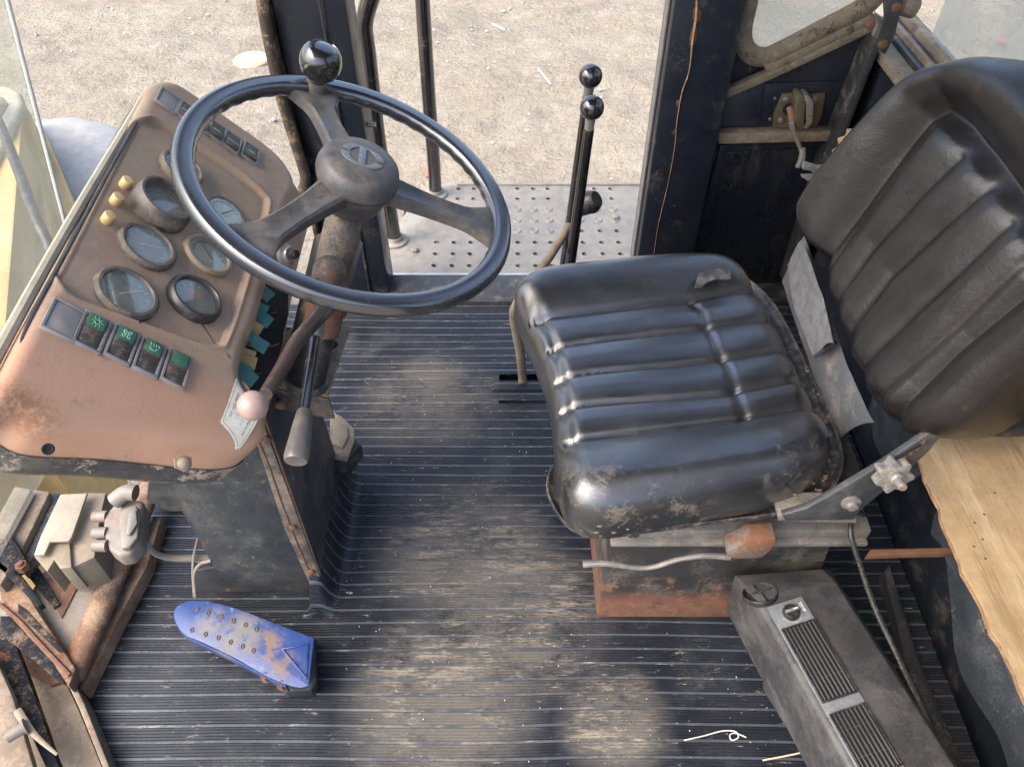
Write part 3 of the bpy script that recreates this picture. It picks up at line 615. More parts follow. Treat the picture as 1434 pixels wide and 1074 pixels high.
def cush_h(P, bd):
    h = np.zeros(len(P))
    gd = np.min([poly_dist(P, g) for g in GRl], axis=0)
    # inner area (between first and last groove) slightly lower; the side bolsters swell
    d1 = poly_dist(P, GRl[0]); d5 = poly_dist(P, GRl[4])
    h += .0085 * (1 - np.exp(-(gd / .016)))            # pads rise from the groove
    h -= .0045 * np.exp(-(gd / .0045) ** 2)
    far = P[:, 1] > np.interp(P[:, 0], [g[0] for g in GRl[0]], [g[1] for g in GRl[0]])
    near = P[:, 1] < np.interp(P[:, 0], [g[0] for g in GRl[4]], [g[1] for g in GRl[4]])
    h += np.where(far, .026 * np.sin(np.clip(d1 / .105, 0, 1) * math.pi * .62), 0)
    h += np.where(near, .028 * np.sin(np.clip(d5 / .11, 0, 1) * math.pi * .62), 0)
    mid = ~far & ~near
    c = poly_dist(P, CH); h -= np.where(mid, .0045 * np.exp(-(c / .009) ** 2), 0)
    f = poly_dist(P, FE); h -= .004 * np.exp(-(f / .008) ** 2) * np.where(near | far, .4, 1)
    # wrinkles
    for k, (x, y) in enumerate(P):
        h[k] += .0007 * mnoise.noise(Vector((x * 14, y * 40, 1))) + .002 * mnoise.noise(Vector((x * 6, y * 6, 3)))
    return h
cc = np.mean(cush_out, axis=0)
mb, cb = star(SF, cush_out, cush_h, cc, 130, 380, edge=.042, eh=.040, skirt=((1.004, -.02), (1.0, -.045), (.97, -.055)))
cush = obj('cushion', mb, vinyl, seat, recalc=True, angle=80)
# torn flap & duct tape patch on far bolster
m = MB().prism([SF.w(*SF.loc(x, y, .032), .032) for x, y in ((972, 404), (978, 384), (1000, 376), (1022, 380), (1024, 392), (1000, 392), (988, 398), (982, 404))], (0, 0, .0015))
tp = obj('tape_patch', m, mat('worn vinyl scuff', (.035, .035, .035), .5, layers=[((.13, .12, .105), .45, .6, 60, {})], bump=.5), cush, bevel=.0005)
# torn foam crumbs along the rear edge
m = MB()
for x, y in [(px_ + random.uniform(-6, 6), py_ + random.uniform(-4, 4)) for px_, py_ in ((1128, 520), (1134, 548), (1150, 590), (1156, 622), (1160, 640), (1152, 668), (1140, 684), (1118, 694), (866, 738), (845, 744), (880, 736)) for _ in range(3)]:
    p = PZ(x, y, ZC - .03); m.sphere(p + rng.normal(size=3) * .003, random.uniform(.0012, .0028), 5, 4, (1.6, .8, .6))
obj('foam_crumbs', m, mat('dusty foam crumb', (.16, .125, .08), 1.0, spec=.1), cush, kind='stuff')
# pan under the cushion (black plastic tray)
pan = [np.array(SF.loc(x, y, -.07)) for x, y in [(730, 470), (745, 400), (850, 385), (1000, 380), (1075, 420), (1140, 540), (1174, 620), (1178, 660), (1156, 698), (1096, 722), (980, 737), (900, 748), (830, 755), (790, 736), (766, 694), (769, 662), (785, 640), (780, 560)]]
mb, _ = star(SF, pan, lambda P, bd: -.07 + .012 * np.exp(-(bd / .006) ** 2), np.mean(pan, axis=0), 40, 200, edge=.008, eh=.004, skirt=((1.0, -.006), (.985, -.012)))
obj('cushion_pan', mb, mat('scratched pan', (.03, .03, .032), .4, layers=[(DUST, .45, .7, 60, {'amt': .6}), (SAND, .58, .7, 14, {'amt': .5})], bump=.3, bscale=160), seat, angle=60)

# backrest, in its own tilted plane
bup = unit((.29, .0, .957)); bw = unit((.09, -.996, 0)); bn = -np.cross(bup, bw)
if bn[0] > 0: bn = -bn
PB = PZ(1222, 585, .50)
BF = Frame(PB, bn, bw)
def bl(pts, c=0): return [np.array(BF.loc(x, y, c)) for x, y in pts]
bout = bl([(1131, 305), (1140, 275), (1165, 238), (1215, 180), (1270, 122), (1300, 100), (1345, 86), (1400, 82), (1480, 100), (1580, 190), (1620, 330), (1560, 450), (1434, 540), (1375, 588), (1335, 608), (1290, 610), (1250, 600), (1215, 572), (1188, 515), (1160, 440), (1138, 372)])
BG = [bl(g) for g in ([(1148, 392), (1200, 315), (1262, 228), (1302, 178)], [(1168, 425), (1225, 345), (1290, 275), (1344, 222)], [(1186, 470), (1250, 385), (1320, 320), (1385, 263)], [(1200, 520), (1270, 450), (1340, 385), (1412, 315)], [(1225, 555), (1300, 490), (1380, 415), (1432, 366)])]
VAL = bl([(1105, 385), (1150, 358), (1200, 290), (1262, 205), (1295, 165), (1322, 152), (1350, 172), (1395, 228), (1440, 292), (1470, 350), (1440, 400), (1350, 475), (1280, 545), (1240, 590), (1225, 640)])
TOPS = bl([(1304, 172), (1345, 215), (1386, 255), (1413, 305), (1436, 358)])
def back_h(P, bd):
    gd = np.min([poly_dist(P, g) for g in BG], axis=0)
    h = .011 * (1 - np.exp(-(gd / .020) ** 1.5)) - .002 * np.exp(-(gd / .006) ** 2)
    v = poly_dist(P, VAL)
    inside = np.zeros(len(P), bool)
    poly = np.array(VAL + [VAL[0]])
    for i in range(len(P)):
        x, y = P[i]; c = False
        for a, b in zip(poly[:-1], poly[1:]):
            if (a[1] > y) != (b[1] > y) and x < (b[0] - a[0]) * (y - a[1]) / (b[1] - a[1]) + a[0]: c = not c
        inside[i] = c
    rim = .045 * np.sin(np.clip(v / .085, 0, 1) * math.pi * .6)
    h = np.where(inside, h * np.clip(v / .02, 0, 1), rim)
    h -= .016 * np.exp(-(v / .020) ** 2)
    for k, (x, y) in enumerate(P): h[k] += .0006 * mnoise.noise(Vector((x * 9, y * 25, 2))) + .0025 * mnoise.noise(Vector((x * 5, y * 5, 8)))
    return h
mb, _ = star(BF, bout, back_h, np.mean(bout, axis=0), 120, 320, edge=.045, eh=.045, skirt=((1.0, -.02), (.995, -.045), (.95, -.06)))
back = obj('backrest', mb, vinylb, seat, angle=80)
obj('back_shell', star(BF, [np.mean(bout, axis=0) + (p - np.mean(bout, axis=0)) * .95 for p in bout], lambda P, bd: -.105 + 0 * bd, np.mean(bout, axis=0), 20, 160, edge=.02, eh=.01, skirt=((.98, -.02),))[0], black_plastic, seat, angle=60)
m = MB().prism([PZ(*p) for p in ((1362, 92, 1.0), (1388, 76, 1.0), (1398, 78, 1.0), (1392, 86, 1.0), (1380, 90, 1.0))], (0, 0, .004))
# grey vinyl skirt between cushion and backrest
def sheet(poly_a, poly_b, n=12, th=.003):
    A = spline(poly_a, n); B = spline(poly_b, n); V = []; f = []
    k = 8
    for i in range(len(A)):
        for j in range(k + 1): q = j / k; V.append(A[i] * (1 - q) + B[i] * q + np.array([0, 0, .014 * math.sin(q * math.pi) + .005 * mnoise.noise(Vector((i * .21, q * 2.5, 3)))]))
    for i in range(len(A) - 1):
        for j in range(k): f.append((i * (k + 1) + j, i * (k + 1) + j + 1, (i + 1) * (k + 1) + j + 1, (i + 1) * (k + 1) + j))
    m = MB(); m.v = [tuple(v) for v in V]; m.f = f; return m
obj('grey_skirt', sheet([PZ(1095, 395, .36), PZ(1120, 470, .38), PZ(1145, 540, .38), PZ(1176, 614, .36)], [PZ(1126, 330, .50), PZ(1160, 430, .47), PZ(1190, 520, .46), PZ(1224, 592, .46)]), skirt, seat, recalc=False)
obj('webbing', sheet([PZ(1103, 372, .42), PZ(1112, 430, .43), PZ(1140, 500, .43)], [PZ(1122, 336, .53), PZ(1150, 410, .52), PZ(1168, 482, .50)]), strap, seat, recalc=False)
obj('skirt_edge_tube', MB().tube([PZ(1140, 500, .445), PZ(1155, 490, .46), PZ(1170, 480, .48)], .0035, 6, 4), black_plastic, seat)
# side arm plate (adjuster) on the near side, sloping up to the backrest
A = [PY(x, y, .59) for x, y in ((1095, 722), (1130, 712), (1170, 690), (1240, 648), (1312, 600), (1326, 600), (1302, 632), (1262, 668), (1205, 715), (1196, 728), (1100, 730))]
obj('side_arm', MB().prism(A, (0, .010, 0)), charcoal, seat, bevel=.002)
A = [PY(x, y, .595) for x, y in ((1090, 722), (1200, 722), (1200, 733), (1090, 730))]
obj('arm_flange', MB().prism(A, (0, .04, 0)), greymetal, seat, bevel=.002)
for k in range(5):
    x0, y0 = 1256 + k * 9, 654 - k * 7
    obj('adjust_notch', MB().prism([PY(x, y, .588) for x, y in ((x0, y0), (x0 + 6, y0 - 4), (x0 + 4, y0 - 9), (x0 - 2, y0 - 5))], (0, .0015, 0)), rust, seat, bevel=.0004)
obj('adjust_slot', MB().prism([PY(x, y, .588) for x, y in ((1254, 646), (1290, 624), (1290, 621), (1252, 643))], (0, .0015, 0)), holed, seat)
# knob (star handwheel) and bolt
kf = Frame(PY(1250, 664, .575), unit((0, -.85, .3)))
m = MB(); n = 48
V = [];
for c in (-.008, .008):
    for i in range(n): q = 2 * math.pi * i / n; r = .021 + .0035 * math.cos(q * 7); V.append(kf.w(r * math.cos(q), r * math.sin(q), c))
m.add(V, [tuple(range(n))[::-1], tuple(range(n, 2 * n))] + [(i, (i + 1) % n, n + (i + 1) % n, n + i) for i in range(n)])
obj('adjuster_knob', m, mat('dusty knob', (.14, .14, .14), .5, layers=[(SAND, .45, .65, 60, {'amt': .6})], bump=.3), seat, bevel=.002)
obj('knob_bolt', MB().lathe([(.010, .008), (.009, .013), (.006, .015), (.0055, .028), (.004, .030)], 14, kf), steelk, seat)
F = Frame(PY(1192, 704, .588), (0, -1, 0)); obj('pivot_bolt', MB().lathe([(.013, -.004), (.013, .002), (.008, .004), (.007, .009), (.003, .010)], 16), greymetal, seat, F.M())
# slide rails
yr = .645
zr = PY(900, 748, yr)[2]
xa, xb = PY(852, 752, yr)[0], PY(1216, 752, yr)[0]
obj('slide_rail', MB().box(xa, xb, yr, yr + .05, zr - .012, zr + .010), greymetal, seat, bevel=.003)
obj('rail_lower_lip', MB().box(xa + .004, xb, yr - .008, yr + .05, zr - .024, zr - .014), greymetal, seat, bevel=.002)
obj('slide_rail', MB().box(xa, xb, yr + .30, yr + .35, zr - .012, zr + .010), greymetal, seat, bevel=.003)
obj('rail_stop', MB().box(xa + .03, xa + .045, yr - .003, yr + .01, zr - .006, zr + .012), charcoal, seat, bevel=.002)
obj('seat_cross_plate', MB().box(xa + .02, xb - .02, yr + .02, yr + .33, zr + .012, .345), black_dirty, seat, bevel=.004)
# release lever
P = [PY(816, 790, yr - .03), PY(850, 789, yr - .03), PY(905, 795, yr - .03), PY(950, 783, yr - .03), PY(985, 778, yr - .03), PY(1022, 780, yr - .03)]
obj('release_lever', MB().tube(P, [.0058, .0048, .0042, .0042, .0045, .005], 10, 6), greymetal, seat)
obj('lever_bracket', MB().prism([PY(x, y, yr - .04) for x, y in ((1018, 772), (1040, 763), (1048, 756), (1088, 754), (1084, 768), (1068, 782), (1030, 784), (1018, 780))], (0, .03, 0)), mat('half rusted steel', (.16, .15, .14), .6, layers=[((.17, .075, .04), .46, .56, 16, {}), ((.25, .13, .08), .55, .65, 60, {'amt': .6})], bump=.4, bscale=90), seat, bevel=.004)
# pedestal box
pd = thing('seat_pedestal', 'black steel box under the seat with a rust orange bottom band', 'seat pedestal', (.3, .8, 0))
bt = MB().loft([(.150, .640, .0), (.52, .640, .0), (.55, .97, .0), (.150, .97, .0)], [(xa + .005, .650, zr - .025), (PY(1162, 765, .65)[0], .650, zr - .025), (PY(1162, 765, .65)[0], .96, zr - .025), (xa + .005, .96, zr - .025)])
pm = mat('pedestal paint rust band', (.028, .028, .028), .5, layers=[((.17, .15, .12), .45, .7, 14, {'amt': .6}), ((.15, .065, .04), .34, .46, 9, {'z': (.05, .10), 's': (1, 1, 2), 'rough': .8}), ((.22, .125, .08), .5, .66, 60, {'z': (.04, .09), 'amt': .5}), ((.20, .10, .05), .5, .62, 25, {'z': (.12, .14), 'amt': .8})], bump=.3, bscale=70)
obj('pedestal_box', bt, pm, pd, bevel=.004)
# ================================================================== STEERING CONSOLE (instrument pod)
cu = np.array([.997 * .695, .08 * .695, -.72]); cv = np.array([-.08, .997, 0]); cn = np.cross(cu, cv)
CO = PD(240, 230, 1.0)
CF = Frame(CO, cn, cu)       # ex = down slope, ey = away from camera
def cl(pts, c=0): return [np.array(CF.loc(x, y, c)) for x, y in pts]
con = thing('instrument_console', 'dusty brown instrument console with gauges and rocker switches beside the steering wheel', 'console', (-.45, .75, .3))
inset = cl([(180, 180), (205, 168), (235, 176), (330, 238), (368, 270), (374, 292), (350, 372), (320, 464), (300, 482), (230, 460), (170, 438), (110, 414), (90, 395), (84, 368), (100, 340), (130, 282)])
# outline of the top skin
out = cl([(-12, 560), (20, 486), (110, 318), (202, 134), (216, 114), (238, 110), (262, 121), (320, 161), (382, 206), (408, 236), (416, 262), (402, 300), (368, 430), (340, 520)]) + [np.array(CF.loc(352, 590, -.03)), np.array(CF.loc(340, 640, -.055)), np.array(CF.loc(300, 652, -.055)), np.array(CF.loc(150, 640, -.06)), np.array(CF.loc(40, 632, -.06)), np.array(CF.loc(-2, 612, -.055))]
inpoly = np.array(spline(inset, 5, closed=True)); inpoly = np.vstack([inpoly, inpoly[:1]])
creaseA, creaseB = cl([(20, 490)])[0], cl([(330, 560)])[0]
def con_h(P, bd):
    d = poly_dist(P, list(inpoly)); ins = np.zeros(len(P), bool)
    for i in range(len(P)):
        x, y = P[i]; c = False
        for a, b in zip(inpoly[:-1], inpoly[1:]):
            if (a[1] > y) != (b[1] > y) and x < (b[0] - a[0]) * (y - a[1]) / (b[1] - a[1]) + a[0]: c = not c
        ins[i] = c
    sd = np.where(ins, d, -d)
    h = -.007 * np.clip(sd / .006 + .5, 0, 1)
    h += .0012 * np.exp(-((sd + .004) / .003) ** 2)
    # near end falls away in a soft shoulder
    dv = creaseB - creaseA; nrm = np.array([dv[1], -dv[0]]) / np.linalg.norm(dv)
    if nrm[1] > 0: nrm = -nrm
    q = (P - creaseA) @ nrm
    h -= np.where(q > 0, np.minimum(q, .2) ** 2 * 3.8 / (1 + q * 4), 0)
    return h
cen = np.mean(inset, axis=0) + np.array([0, -.04])
mb, cob = star(CF, out, con_h, cen, 150, 420, edge=.016, eh=.013, skirt=((1.004, -.01), (1.006, -.04)))
orange_spots = [(*PP(60, 590, CO, cn), .16), (*PP(180, 600, CO, cn), .17), (*PP(280, 610, CO, cn), .12)]
stain = [(*PP(25, 580, CO, cn), .05), (*PP(35, 600, CO, cn), .06)]
conm = mat('console dusty brown with orange end', (.30, .20, .14), .55, layers=[((.36, .275, .20), .36, .64, 14, {'amt': .8}), ((.43, .355, .27), .5, .72, 50, {'amt': .35, 's': (1, .4, 1)}), ((.50, .28, .18), .22, .42, 12, {'box': orange_spots, 'rough': .5, 'amt': .85}), ((.20, .09, .035), .38, .6, 18, {'box': stain, 'amt': .85}), ((.13, .08, .06), .62, .74, 34, {'amt': .5}), ((.10, .085, .08), .70, .72, 130, {'amt': .6})], bump=.2, bscale=220)
body = obj('housing', mb, conm, con, angle=50)
# black lower shell
cB = cob; c2 = cen
V = []; fs = []; n = len(cB)
hb = con_h(cB, np.zeros(n)) - .013 - .04
lv = [(1.012, .002), (1.014, -.028), (.985, -.045), (.6, -.10)]
for sc, dz in lv:
    for k in range(n): p = c2 + (cB[k] - c2) * sc; V.append(CF.w(p[0], p[1], hb[k] + dz) + np.array([0, 0, 0]))
for L_ in range(len(lv) - 1):
    for k in range(n): fs.append((L_ * n + k, L_ * n + (k + 1) % n, (L_ + 1) * n + (k + 1) % n, (L_ + 1) * n + k))
fs.append(tuple((len(lv) - 1) * n + k for k in range(n)))
m = MB(); m.v = [tuple(v) for v in V]; m.f = fs
obj('lower_shell', m, mat('chipped black shell', (.035, .038, .042), .45, layers=[(SAND, .52, .6, 22, {'amt': .9}), (DUST, .45, .7, 9, {'amt': .4})], bump=.25, bscale=80), con, angle=50)
# cream strip paints the windshield light on the console's side wall
E1 = cl([(-30, 540), (10, 465), (60, 375), (110, 288), (160, 205), (200, 138)], -.012)
obj('edge_strip', MB().tube([CF.w(p[0] + .002, p[1], -.016) for p in E1], .0055, 8, 4, flat=1.2), cream, con)
E1 = cl([(32, 500), (45, 450), (100, 345), (160, 232), (205, 150)], 0)
obj('worn_edge', MB().tube([CF.w(p[0] - .001, p[1], -.0065) for p in E1], .0022, 8, 4), charcoal, con)

# gauges: (px, py, radius, bezel material, height, dial kind)
G = [(258, 232, .026, bezelm, .010, 'w', .4), (236, 276, .031, bezelm, .026, 'w', 1.2), (210, 341, .030, bezelm, .008, 'd', .5), (181, 407, .031, bezelm, .008, 'd', .8), (317, 297, .027, bezelm, .004, 'w', 1.0), (294, 354, .028, bezelg, .007, 'w', 2.4), (278, 413, .029, bezelk, .012, 'r', 0)]
gauge_src = []
for gi, (px, py, r, bm_, h, dk, na) in enumerate(G):
    r *= 1.09
    a, b = CF.loc(px, py, -.007 + h)
    M = CF.M(a, b, -.007)
    g = obj('gauge', MB().lathe([(r * 1.06, 0), (r * 1.06, h * .5), (r, h * .8), (r * .95, h), (r * .86, h), (r * .82, h * .8), (r * .805, h * .55), (r * .80, .0003)], 40), bm_, con, M)
    obj('dial', MB().lathe([(r * .8, h * .3 + .0005), (r * .8, h * .3 + .001)], 32), dialw if dk == 'w' else dialm, g, M)
    tk = MB()
    for k in range(9 if dk != 'r' else 5):
        q = R(200) - k * R(220) / 8; c_, s_ = math.cos(q), math.sin(q); z = h * .3 + .0012
        tk.prism([(r * .58 * c_ - .0005 * s_, r * .58 * s_ + .0005 * c_, z), (r * .70 * c_ - .0005 * s_, r * .70 * s_ + .0005 * c_, z), (r * .70 * c_ + .0005 * s_, r * .70 * s_ - .0005 * c_, z), (r * .58 * c_ + .0005 * s_, r * .58 * s_ - .0005 * c_, z)], (0, 0, .0003))
    arc = []
    o = obj('dial_marks', tk, ink if dk == 'w' else white, g, M)
    if dk == 'r':
        rm = MB()
        rm.tube([(-.016, .006, h * .3 + .0016), (-.004, .010, h * .3 + .0016), (.010, .004, h * .3 + .0016)], .0016, 6, 5, flat=.3)
        rm.tube([(-.012, .001, h * .3 + .0016), (.000, .004, h * .3 + .0016), (.006, .000, h * .3 + .0016)], .0012, 6, 5, flat=.3)
        rm.tube([(-.003, .007, h * .3 + .0017), (-.001, -.008, h * .3 + .0017)], .0014, 6, 1, flat=.3)
        obj('red_pointer', rm, red, g, M)
    else:
        nd = MB(); c_, s_ = math.cos(na), math.sin(na)
        nd.tube([(-.3 * r * c_, -.3 * r * s_, h * .3 + .002), (r * .6 * c_, r * .6 * s_, h * .3 + .002)], [.0007, .0004], 6, 1)
        obj('needle', nd, white if dk == 'd' else ink, g, M)
        arcm = MB(); arcm.tube([(r * .64 * math.cos(q), r * .64 * math.sin(q), h * .3 + .0015) for q in np.linspace(R(200), R(60), 12)], .0006, 5, 1)
        obj('dial_arc', arcm, mat('dial green arc', (.05, .3, .15), .5) if dk == 'd' else ink, g, M)
    obj('glass', MB().lathe([(r * .82, h * .62), (r * .82, h * .62 + .0008)], 32), gaugeglass, g, M, smooth=False)
# amber indicator caps
for px, py in ((178, 254), (165, 277), (153, 303)):
    a, b = CF.loc(px, py, .002)
    obj('amber_cap', MB().lathe([(.0066, -.0075), (.0066, .004), (.0060, .0055), (.003, .006)], 20), amber, con, CF.M(a, b, 0))
# rocker switches
def switch(px, py, style, sym, flip=False, wid=.0285, hei=.047, rot=.0):
    a, b = CF.loc(px, py, .002); M = CF.M(a, b, .0, rot)
    w2, h2 = wid / 2, hei / 2
    fr = MB()
    def ringbox(mb, w_, h_, t_, z0, z1):
        mb.box(-w_, w_, h_ - t_, h_, z0, z1); mb.box(-w_, w_, -h_, -h_ + t_, z0, z1)
        mb.box(-w_, -w_ + t_, -h_ + t_ + .0001, h_ - t_ - .0001, z0, z1); mb.box(w_ - t_, w_, -h_ + t_ + .0001, h_ - t_ - .0001, z0, z1)
    ringbox(fr, w2 - .0006, h2, .0032, -.001, .004)
    s = obj('rocker_switch', fr, switchm, con, M, bevel=.0005)
    if style == 'blank':
        obj('blank_cover', MB().box(-w2 + .004, w2 - .004, -h2 + .004, h2 - .004, 0, .0032), switchm, s, M, bevel=.001); return s
    # rocker: wedge with ribs on the lower half, lens on the upper half
    rw, rh = w2 - .0045, h2 - .0045
    hi, lo = (.0075, .003) if not flip else (.003, .0085)
    rk = MB(); rk.add([(-rw, -rh, -.001), (rw, -rh, -.001), (rw, rh, -.001), (-rw, rh, -.001), (-rw, -rh, lo), (rw, -rh, lo), (rw, 0.002, .0042), (-rw, .002, .0042), (rw, rh, hi), (-rw, rh, hi)],
                      [(0, 3, 2, 1), (4, 5, 6, 7), (7, 6, 8, 9), (0, 1, 5, 4), (3, 9, 8, 2), (0, 4, 7, 9, 3), (1, 2, 8, 6, 5)])
    obj('rocker', rk, switchk, s, M, bevel=.0005)
    sl_ = lambda y: (.0042 + (hi - .0042) * (y - .002) / (rh - .002)) if y > .002 else (.0042 + (lo - .0042) * (.002 - y) / (rh + .002))
    rb = MB()
    if not flip:
        for k in range(6):
            y = -rh + .003 + k * (rh) / 6.6; z = sl_(y)
            rb.prism([(-rw + .0015, y, z - .0002), (rw - .0015, y, z - .0002), (rw - .0015, y + .0013, sl_(y + .0013) - .0002), (-rw + .0015, y + .0013, sl_(y + .0013) - .0002)], (0, 0, .001))
        obj('grip_ribs', rb, switchk, s, M, bevel=.0002)
    y0, y1 = (.004, rh - .001) if not flip else (-rh + .009, -.001)
    ln = MB().prism([(-rw + .0012, y0, sl_(y0)), (rw - .0012, y0, sl_(y0)), (rw - .0012, y1, sl_(y1)), (-rw + .0012, y1, sl_(y1))], (0, 0, .0006))
    le = obj('lens', ln, green if sym != 'grey' else switchm, s, M, bevel=.0002)
    cy = (y0 + y1) / 2; sm = MB(); z = lambda y: sl_(y) + .0009
    if sym == 'fan':
        for k in range(4):
            q = R(45 + 90 * k); c_, s_ = math.cos(q), math.sin(q)
            sm.tube([(.0012 * c_, cy + .0012 * s_, z(cy)), (.0032 * c_ - .0016 * s_, cy + .0032 * s_ + .0016 * c_, z(cy + .003 * s_)), (.0056 * c_, cy + .0056 * s_, z(cy + .005 * s_)), (.0032 * c_ + .0016 * s_, cy + .0032 * s_ - .0016 * c_, z(cy + .003 * s_)), (.0012 * c_, cy + .0012 * s_, z(cy))], .00045, 5, 4)
    elif sym == 'sun':
        sm.tube([(.0026 * math.cos(q), cy + .0026 * math.sin(q), z(cy + .0026 * math.sin(q))) for q in np.linspace(0, 2 * math.pi, 13)], .00035, 5, 1)
        for k in range(8):
            q = k * math.pi / 4; sm.tube([(.0038 * math.cos(q), cy + .0038 * math.sin(q), z(cy + .0038 * math.sin(q))), (.0055 * math.cos(q), cy + .0055 * math.sin(q), z(cy + .0055 * math.sin(q)))], .00035, 5, 1)
    elif sym == 'wash':
        for k in range(4): sm.tube([(-.0045 + k * .003, cy + .004, z(cy + .004)), (-.0035 + k * .003, cy + .001, z(cy + .001))], .00035, 5, 1)
        sm.tube([(-.004, cy - .001, z(cy - .001)), (-.002, cy - .0035, z(cy - .0035)), (.002, cy - .0035, z(cy - .0035)), (.004, cy - .001, z(cy - .001))], .0004, 5, 4)
    elif sym == 'lamp':
        sm.tube([(-.001, cy + .003, z(cy + .003)), (.003, cy + .002, z(cy)), (.003, cy - .002, z(cy - .002)), (-.001, cy - .003, z(cy - .003)), (-.001, cy + .003, z(cy + .003))], .0004, 5, 1)
        for k in range(3): sm.tube([(-.0022, cy - .002 + k * .002, z(cy)), (-.005, cy - .002 + k * .002, z(cy))], .00035, 5, 1)
    if sm.v: obj('symbol', sm, greenl, le, M)
    return s
RO = .10
switch(90, 448, 'blank', '', wid=.034, hei=.044, rot=RO * 0)
switch(129, 465, 'r', 'sun'); switch(171, 482, 'r', 'fan'); switch(209, 500, 'r', 'wash'); switch(247, 516, 'r', 'plain')
switch(236, 141, 'blank', '', wid=.032, hei=.040)
switch(263, 158, 'r', 'grey', flip=True, hei=.042); switch(283, 171, 'r', 'lamp', flip=True, hei=.042); switch(303, 184, 'r', 'lamp', flip=True, hei=.042); switch(325, 199, 'r', 'grey', flip=True, hei=.042); switch(351, 214, 'r', 'lamp', flip=True, hei=.042)
# screws and holes on the housing
def on_con(px, py, c=None):
    a, b = CF.loc(px, py, 0)
    for _ in range(4):
        h = con_h(np.array([[a, b]]), np.array([1]))[0]; a, b = CF.loc(px, py, h)
    return a, b, h
a, b, h = on_con(259, 645); F2 = Frame(CF.w(a, b, h - .004), unit(CF.ez + np.array([0, -.75, 0])), cu)
obj('cap_nut', MB().lathe([(.0095, -.003), (.0095, .002)], 6, F2).lathe([(.0065, .002), (.0062, .006), (.004, .008), (.001, .0085)], 16, F2), beige, con)
a, b, h = on_con(68, 628); F2 = Frame(CF.w(a, b, h - .001), unit(CF.ez + np.array([0, -.75, 0])), cu)
obj('screw_hole', MB().lathe([(.0055, 0), (.0055, .0010), (.004, .0012), (.003, .0002)], 16, F2), holed, con)
for px, py in ((163, 433), (196, 452)):
    a, b, h = on_con(px, py); obj('pin_hole', MB().lathe([(.0012, 0), (.0012, .0006)], 8), holed, con, CF.M(a, b, h))
# paper sticker on the lower right shoulder
def con_surf(p, off):
    d = np.array(p) - CF.o; a, b = np.dot(d, CF.ex), np.dot(d, CF.ey)
    return a, b
def con_norm_pts(uvs, off):
    A = np.array(uvs); bd = poly_dist(A, list(cob) + [cob[0]]); e = np.clip(1 - bd / .016, 0, 1)
    h = con_h(A, bd) - .013 * (1 - np.sqrt(np.clip(1 - e ** 2, 0, 1)))
    return [CF.w(a, b, c + off) for (a, b), c in zip(uvs, h)]
c00, c10, c11, c01 = [np.array(on_con(px, py)[:2]) for px, py in ((330, 529), (362, 586), (338, 628), (307, 592))]
def lab(u_, v_): return (1 - u_) * ((1 - v_) * c00 + v_ * c10) + u_ * ((1 - v_) * c01 + v_ * c11)
nS = 14
def lab_mesh(uv, faces, off):
    m = MB(); m.v = [tuple(p) for p in con_norm_pts([lab(u_, v_) for u_, v_ in uv], off)]; m.f = faces; return m
grid_f = [(i * (nS + 1) + j, i * (nS + 1) + j + 1, (i + 1) * (nS + 1) + j + 1, (i + 1) * (nS + 1) + j) for i in range(nS) for j in range(nS)]
sk = obj('paper_label', lab_mesh([(i / nS, j / nS) for i in range(nS + 1) for j in range(nS + 1)], grid_f, .0016), paper, con, recalc=False)
Lu, Lv = np.linalg.norm(c01 - c00), np.linalg.norm(c10 - c00)
for tx, uo, vo, sz in (('TST. NO. SPEED', .50, .22, .0058), ('1. 5.', .62, .42, .0052), ('7   2', .62, .62, .0052), ('NO: NUMARASI', .52, .80, .0056)):
    me = text_mesh(tx, sz, ink, 0)
    uv = [(uo - v.co.x / Lu, vo - v.co.y / Lv) for v in me.vertices]
    P_ = con_norm_pts([lab(a, b) for a, b in uv], .0021)
    for v, p in zip(me.vertices, P_): v.co = Vector(tuple(map(float, p)))
    me.update(); obj('lettering', me, None, sk)
def strip(u0, v0, u1, v1, w_):
    q = []; n = 12
    for i in range(n + 1):
        t_ = i / n; u_, v_ = u0 + (u1 - u0) * t_, v0 + (v1 - v0) * t_
        q += [(u_ - (w_ / Lu if u0 == u1 else 0), v_ - (w_ / Lv if v0 == v1 else 0)), (u_ + (w_ / Lu if u0 == u1 else 0), v_ + (w_ / Lv if v0 == v1 else 0))]
    return lab_mesh(q, [(2 * i, 2 * i + 1, 2 * i + 3, 2 * i + 2) for i in range(n)], .0022)
for a_ in ((.05, .06, .95, .06), (.05, .94, .95, .94), (.05, .06, .05, .94), (.95, .06, .95, .94)): obj('printed_border', strip(*a_, .0003), ink, sk, recalc=False)
# open relay bay on the right side of the console
bay = MB()
def cpt(px, py, c): a, b = CF.loc(px, py, c); return CF.w(a, b, c)
obj('relay_bay', MB().prism([cpt(350, 398, -.05), cpt(405, 392, -.05), cpt(405, 440, -.05), cpt(372, 565, -.05), cpt(334, 520, -.05)], -CF.ez * .09), holed, con, bevel=.003)
rl = [(370, 410, 0, teal), (362, 432, .3, teal), (368, 446, .1, teal), (354, 458, .2, ochre), (350, 473, .1, teal), (362, 482, .2, teal), (343, 497, .4, ochre), (338, 518, .2, teal), (346, 527, .1, teal), (345, 507, .5, ochre)]
for px, py, ro, m_ in rl:
    p = cpt(px, py, -.040); F = Frame(p, unit((.35, -.55, .75)), unit((1, .1, -.4)))
    k = MB().box(-.015, .012, -.0085, .0085, -.002, .002)
    obj('relay', k, m_, con, F.M(0, 0, 0, -.55 + ro), bevel=.0006)
m = MB()
